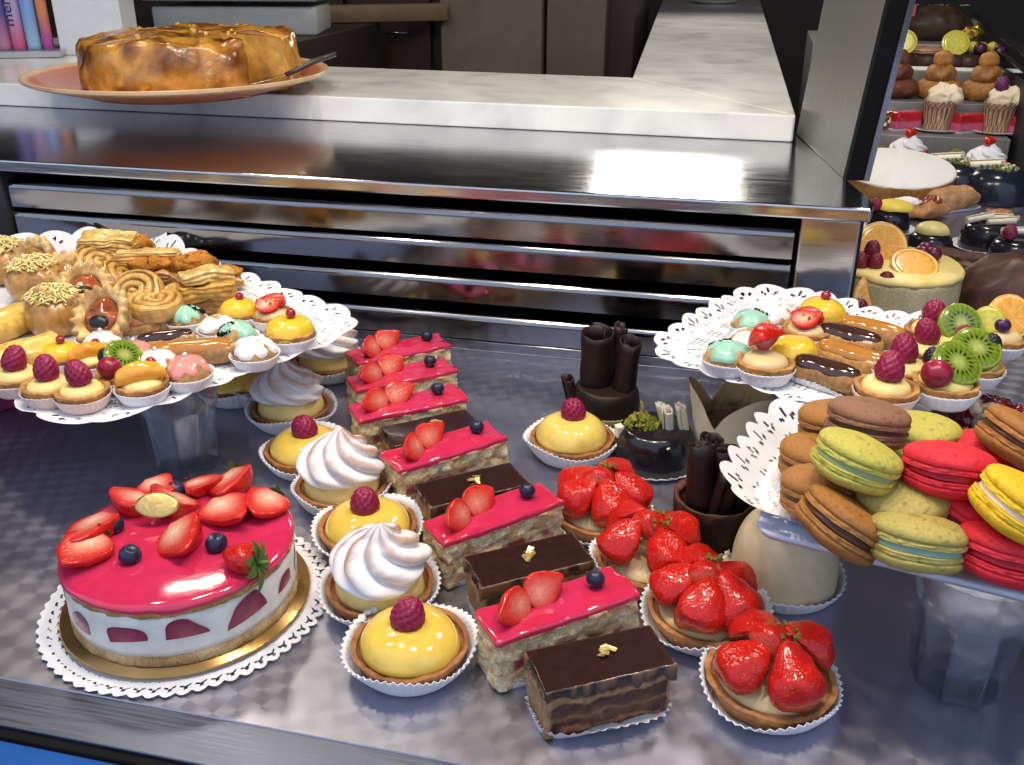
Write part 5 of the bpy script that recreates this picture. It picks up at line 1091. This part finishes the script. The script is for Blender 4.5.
P(bc, 'taupe_door', MB().add(*box((32, 8, 122), .4, 2, (-78, 305.5, 0)), (.16, .125, .085), smooth=False).mesh('taupe', 'painted')); P(bc, 'side_panel', MB().add(*box((18, 6, 122), .4, 2, (-52, 306.5, 0)), (.12, .10, .065), smooth=False).mesh('taupe2', 'painted'))
P(bc, 'dark_door', MB().add(*box((26, 3, 122), .3, 2, (-112, 308, 0)), (.034, .020, .014), smooth=False).mesh('door', 'painted'))
P(bc, 'drawer', MB().add(*box((60, 3, 30), .3, 2, (-158, 308, 16)), (.030, .020, .016), smooth=False).mesh('drawer', 'painted'))
P(bc, 'handle', MB().add(*tube([(-113, 306, 21), (-113, 304, 21), (-106, 304, 21), (-106, 306, 21)], .35, 8)).mesh('handle', 'steel_lip'))
one('desk', MB().add(*box((96, 60, 110), .4, 2, (0, 0, -55)), (.028, .020, .017), smooth=False).mesh('desk', 'painted'), 'dark desk behind the counter carrying the grey scale', 'desk', (-158, 262, 25.2))
t = T('counter_scale', 'grey and white shop scale on the dark desk behind the caramelised cake', 'scale', (-133, 252, 25.2), .15)
P(t, 'body', MB().add(*prism([(-22, -10), (22, -10), (20, 12), (-20, 12)], 0, 7, .8, 2), (.42, .43, .42)).mesh('scale_body', 'plastic')); P(t, 'platform', MB().add(*box((46, 26, 1.2), .5, 3, (0, 0, 9.0)), (.30, .33, .32)).mesh('plat', 'plastic')); P(t, 'stem', MB().add(*lathe([(0, 6.8), (4, 6.8), (4, 8.6), (0, 8.6)], 24), (.1, .1, .1)).mesh('stem', 'plastic'))
for i, (x, y, r_, lb) in enumerate(((-108, 294, .4, 'stack of pink paper on the brown cabinet behind the counter'), (-140, 240, -.2, 'pink card leaning behind the caramelised cake'))):
    if i == 0: one('pink_paper_stack', MB().add(*box((20, 13, 3), .2, 2, (0, 0, 1.5)), (.48, .16, .13), smooth=False).mesh('pp', 'paper'), lb, 'paper', (-131, 275, 25.2), r_)
one('wooden_rail', MB().add(*box((70, 4, 5), .4, 2), (.16, .10, .05)).mesh('wood', 'painted'), 'tan wooden rail crossing behind the counter', 'rail', (-122, 283, 27.8), R(28))
one('white_saucer', MB().add(*lathe(smoothprof([(0, 0), (5, 0), (8.4, .9), (8.5, 1.1), (5, .5), (0, .4)], 3), 60), (.62, .68, .64)).mesh('saucer', 'terracotta'), 'pale saucer at the far end of the marble', 'saucer', (-15, 430-34, 25.62))
# candy stand
st = T('candy_stand', 'white card display stand at the left end of the marble', 'stand', (-140.5, 193, 25.62), .35)
P(st, 'box', MB().add(*prism([(-4.6, -4), (9, -4), (9, 9), (-4.6, 9)], 0, 34, .3), (.66, .68, .70), smooth=False).mesh('standbox', 'plastic')); P(st, 'acrylic_shelf', MB().add(*box((26, 9, .5), .15, 2, (-16, -4.2, 1.6)), smooth=False).mesh('acr', 'glass')); P(st, 'shelf_foot', MB().add(*box((25, 8, 1.2), .15, 2, (-16, -4.2, .65)), (.45, .45, .46), smooth=False).mesh('acf', 'plastic'))
def text_mesh(txt, size, ext=.02):
    cu = bpy.data.curves.new('txt', 'FONT'); cu.body = txt; cu.size = size*U; cu.extrude = ext*U; cu.align_x = 'LEFT'; cu.align_y = 'CENTER'
    o = bpy.data.objects.new('txt', cu); COL.objects.link(o); bpy.context.view_layer.update()
    me = bpy.data.meshes.new_from_object(o.evaluated_get(bpy.context.evaluated_depsgraph_get())); bpy.data.objects.remove(o); return me
mat('lettering_dark', (.02, .02, .10), rough=.4, var=(40, .1)); mat('lettering_blue', (.03, .06, .28), rough=.4, var=(40, .1))
for i, (dx, c1, c2, txt, lb) in enumerate(((-15.9, (.12, .10, .32), (.5, .2, .3), None, 'purple candy roll farthest left on the stand'), (-12.9, (.42, .32, .52), (.62, .10, .22), 'mentos', 'pinkish candy roll with dark mentos lettering running upward'), (-9.9, (.20, .34, .66), (.30, .50, .66), 's', 'light blue candy roll with a single s, right of the mentos roll'), (-7.1, (.60, .22, .10), (.42, .06, .30), None, 'orange and magenta candy roll beside the white stand'))):
    base = np.array([-140.5, 193, 0]) + np.array([cos(.35)*dx-sin(.35)*-3, sin(.35)*dx+cos(.35)*-3, 0]); r_ = 1.42 if i < 3 else 1.1
    t = T('candy_roll', lb, 'candy roll', (base[0], base[1], 27.5), -.1, group='candy rolls on the stand')
    pr = smoothprof([(0, 0), (r_*.8, 0), (r_, .5), (r_, 21.5), (r_*.8, 22), (0, 22)], 3); v, f = lathe(pr, 32)
    P(t, 'roll', MB().add(v, f, lerp(c2, c1, np.clip((v[:, 2]-1.8)*1.2, 0, 1))).mesh('roll', 'plastic'))
    if txt: 
        me = text_mesh(txt, 3.4 if txt == 'mentos' else 3.2); me.materials.append(MATS['lettering_dark' if txt == 'mentos' else 'lettering_blue']); P(t, 'lettering', me, (.0, -r_-.02, 4.0 if txt == 'mentos' else 16.0), (R(90), R(-90), 0))
# caramelised cake on its plate
PS = 1.12; pc = at(181, 79, 27.5)
plate = one('terracotta_plate', MB().add(*lathe(smoothprof([(0, 0), (12, 0), (13, .15), (20.5, 2.1), (21.4, 2.7), (21.2, 2.95), (20, 2.5), (13, .75), (0, .55)], 4), 96), lerp((.50, .15, .06), (.62, .42, .24), np.clip((np.hypot(*lathe(smoothprof([(0, 0), (12, 0), (13, .15), (20.5, 2.1), (21.4, 2.7), (21.2, 2.95), (20, 2.5), (13, .75), (0, .55)], 4), 96)[0][:, :2].T)-20.3)*3, 0, 1))).mesh('plate', 'terracotta'), 'terracotta plate overhanging the marble edge under the caramelised apple cake', 'plate', (pc[0], pc[1], 25.62), s=PS)
def wedge_cake(R0, h, a0, a1, seed):
    n, m = 90, 0; a = np.linspace(a0, a1, n); prof = smoothprof([(0, 0), (R0*.5, 0), (R0*.97, 0), (R0*1.03, 1.2), (R0*1.0, h-1.4), (R0*.9, h-.3), (R0*.5, h+.3), (0, h+.1)], 5)
    v = np.concatenate([np.stack([p[0]*np.cos(a), p[0]*np.sin(a), np.full(n, p[1])], 1) for p in prof]); k = len(prof); F = gridf(n, k, False)
    v = disp(v, .42, .55, seed, 4); N = len(v); c = lerp((.17, .05, .008), (.62, .30, .045), .55+.9*fbm(v*.4, seed+4, 4)); cut0 = [j*n for j in range(k)]; cut1 = [j*n+n-1 for j in range(k)]
    mb = MB().add(v, F, c)
    for cut in (cut0, cut1):
        mb.add(v[cut], [tuple(range(len(cut)))], lerp((.74, .46, .12), (.45, .20, .04), np.clip((v[cut][:, 2]-h*.6)*2, 0, 1)), smooth=False)
    return mb.mesh('apple_cake', 'caramel')
t = T('caramelised_apple_cake', 'glossy golden brown apple cake with a slice cut out, on the terracotta plate', 'cake', (pc[0]+1.2, pc[1]+1.5, 26.5), 0, s=1.1)
P(t, 'large_piece', wedge_cake(15.2, 7.4, R(60), R(330), 1)); P(t, 'rear_piece', wedge_cake(15.0, 7.6, R(-4), R(58), 5), (.6, .3, 0)); P(t, 'apple_slivers', m_bits(16, 10, .45, (.62, .36, .08), 2, .5, 'glaze'), (0, 0, 7.5), kind='stuff')
sv = T('cake_server', 'steel cake server with dark handle resting on the terracotta plate', 'cake server', (pc[0]+15, pc[1]-3, 27.9), R(38), (0, R(-9)), None, .68)
P(sv, 'blade', MB().add(*prism([(-6, -2.2), (3, -2.2), (8, 0), (3, 2.2), (-6, 2.2)], 0, .15, .04), smooth=False).mesh('blade', 'steel_lip')); P(sv, 'handle', MB().add(*tube([(7, 0, .1), (10, 0, .6), (14, 0, 1.6), (20, 0, 2.2)], [.5, .6, .7, .6], 10), (.05, .04, .04)).mesh('handle', 'plastic'))
# pink carton under the left tray
one('magenta_carton', MB().add(*box((30, 22, 8.6), .3, 2, (0, 0, 4.35)), (.20, .018, .075), smooth=False).mesh('carton', 'painted'), 'magenta carton in the shade under the left tray', 'box', (-92.5, 79.5, 0), R(58))

# ------------------------------------------------------------------ light: shop lamps above the window, daylight from the street
def lamp(kind, loc, energy, size, col, aim=None, name='ceiling_lamp', sy=None, spread=None):
    l = bpy.data.lights.new(name, kind); l.energy = energy; l.color = col
    if kind == 'AREA':
        l.shape = 'RECTANGLE' if sy else 'DISK'; l.size = size*U
        if sy: l.size_y = sy*U
        if spread: l.spread = spread
    else: l.shadow_soft_size = size*U
    o = bpy.data.objects.new(name, l); COL.objects.link(o); o.location = [c*U for c in loc]
    if aim is not None:
        from mathutils import Vector
        o.rotation_euler = (Vector([c*U for c in aim])-Vector([c*U for c in loc])).to_track_quat('-Z', 'Y').to_euler()
    return o
for x, y in ((-78, 78), (-42, 70), (-8, 66), (26, 76)):
    lamp('AREA', (x, y, 120), 4.6, 9, (1, .86, .68), (x+4, y+14, 0))
lamp('AREA', (42, 190, 150), 11, 22, (1, .93, .84), (40, 190, 0))
lamp('AREA', (-24, 330, 86), 8, 46, (1, .94, .86), (-10, 150, 30), sy=34)
lamp('AREA', (-130, 190, 170), 6, 24, (1, .86, .68), (-120, 190, 20))
w = bpy.data.worlds.new('World'); sc.world = w; w.use_nodes = True
nt = w.node_tree; bg = nt.nodes['Background']; tc = node(nt, 'ShaderNodeTexCoord'); sx = node(nt, 'ShaderNodeSeparateXYZ'); nt.links.new(tc.outputs['Generated'], sx.inputs[0])
rp = node(nt, 'ShaderNodeValToRGB'); e = rp.color_ramp.elements; e[0].position = .42; e[0].color = (.10, .11, .13, 1); e[1].position = .62; e[1].color = (.62, .74, 1.0, 1)
mr = node(nt, 'ShaderNodeMapRange'); mr.inputs[1].default_value = -1; nt.links.new(sx.outputs['Z'], mr.inputs[0]); nt.links.new(mr.outputs[0], rp.inputs[0]); nt.links.new(rp.outputs[0], bg.inputs['Color']); bg.inputs['Strength'].default_value = 1.15

cam = bpy.data.cameras.new('camera'); co = bpy.data.objects.new('camera', cam); COL.objects.link(co); sc.camera = co
cam.sensor_fit = 'HORIZONTAL'; cam.sensor_width = 36; cam.lens = 36*F_PX/1024; cam.clip_start = .02; cam.clip_end = 100
co.location = (0, 0, CAMH*U); co.rotation_euler = (pi/2-PITCH, 0, YAW)
vs = sc.view_settings; sc.display_settings.display_device = 'sRGB'; vs.view_transform = 'Standard'; vs.look = 'None'; vs.gamma = 1; vs.exposure = 0.0; vs.use_curve_mapping = False
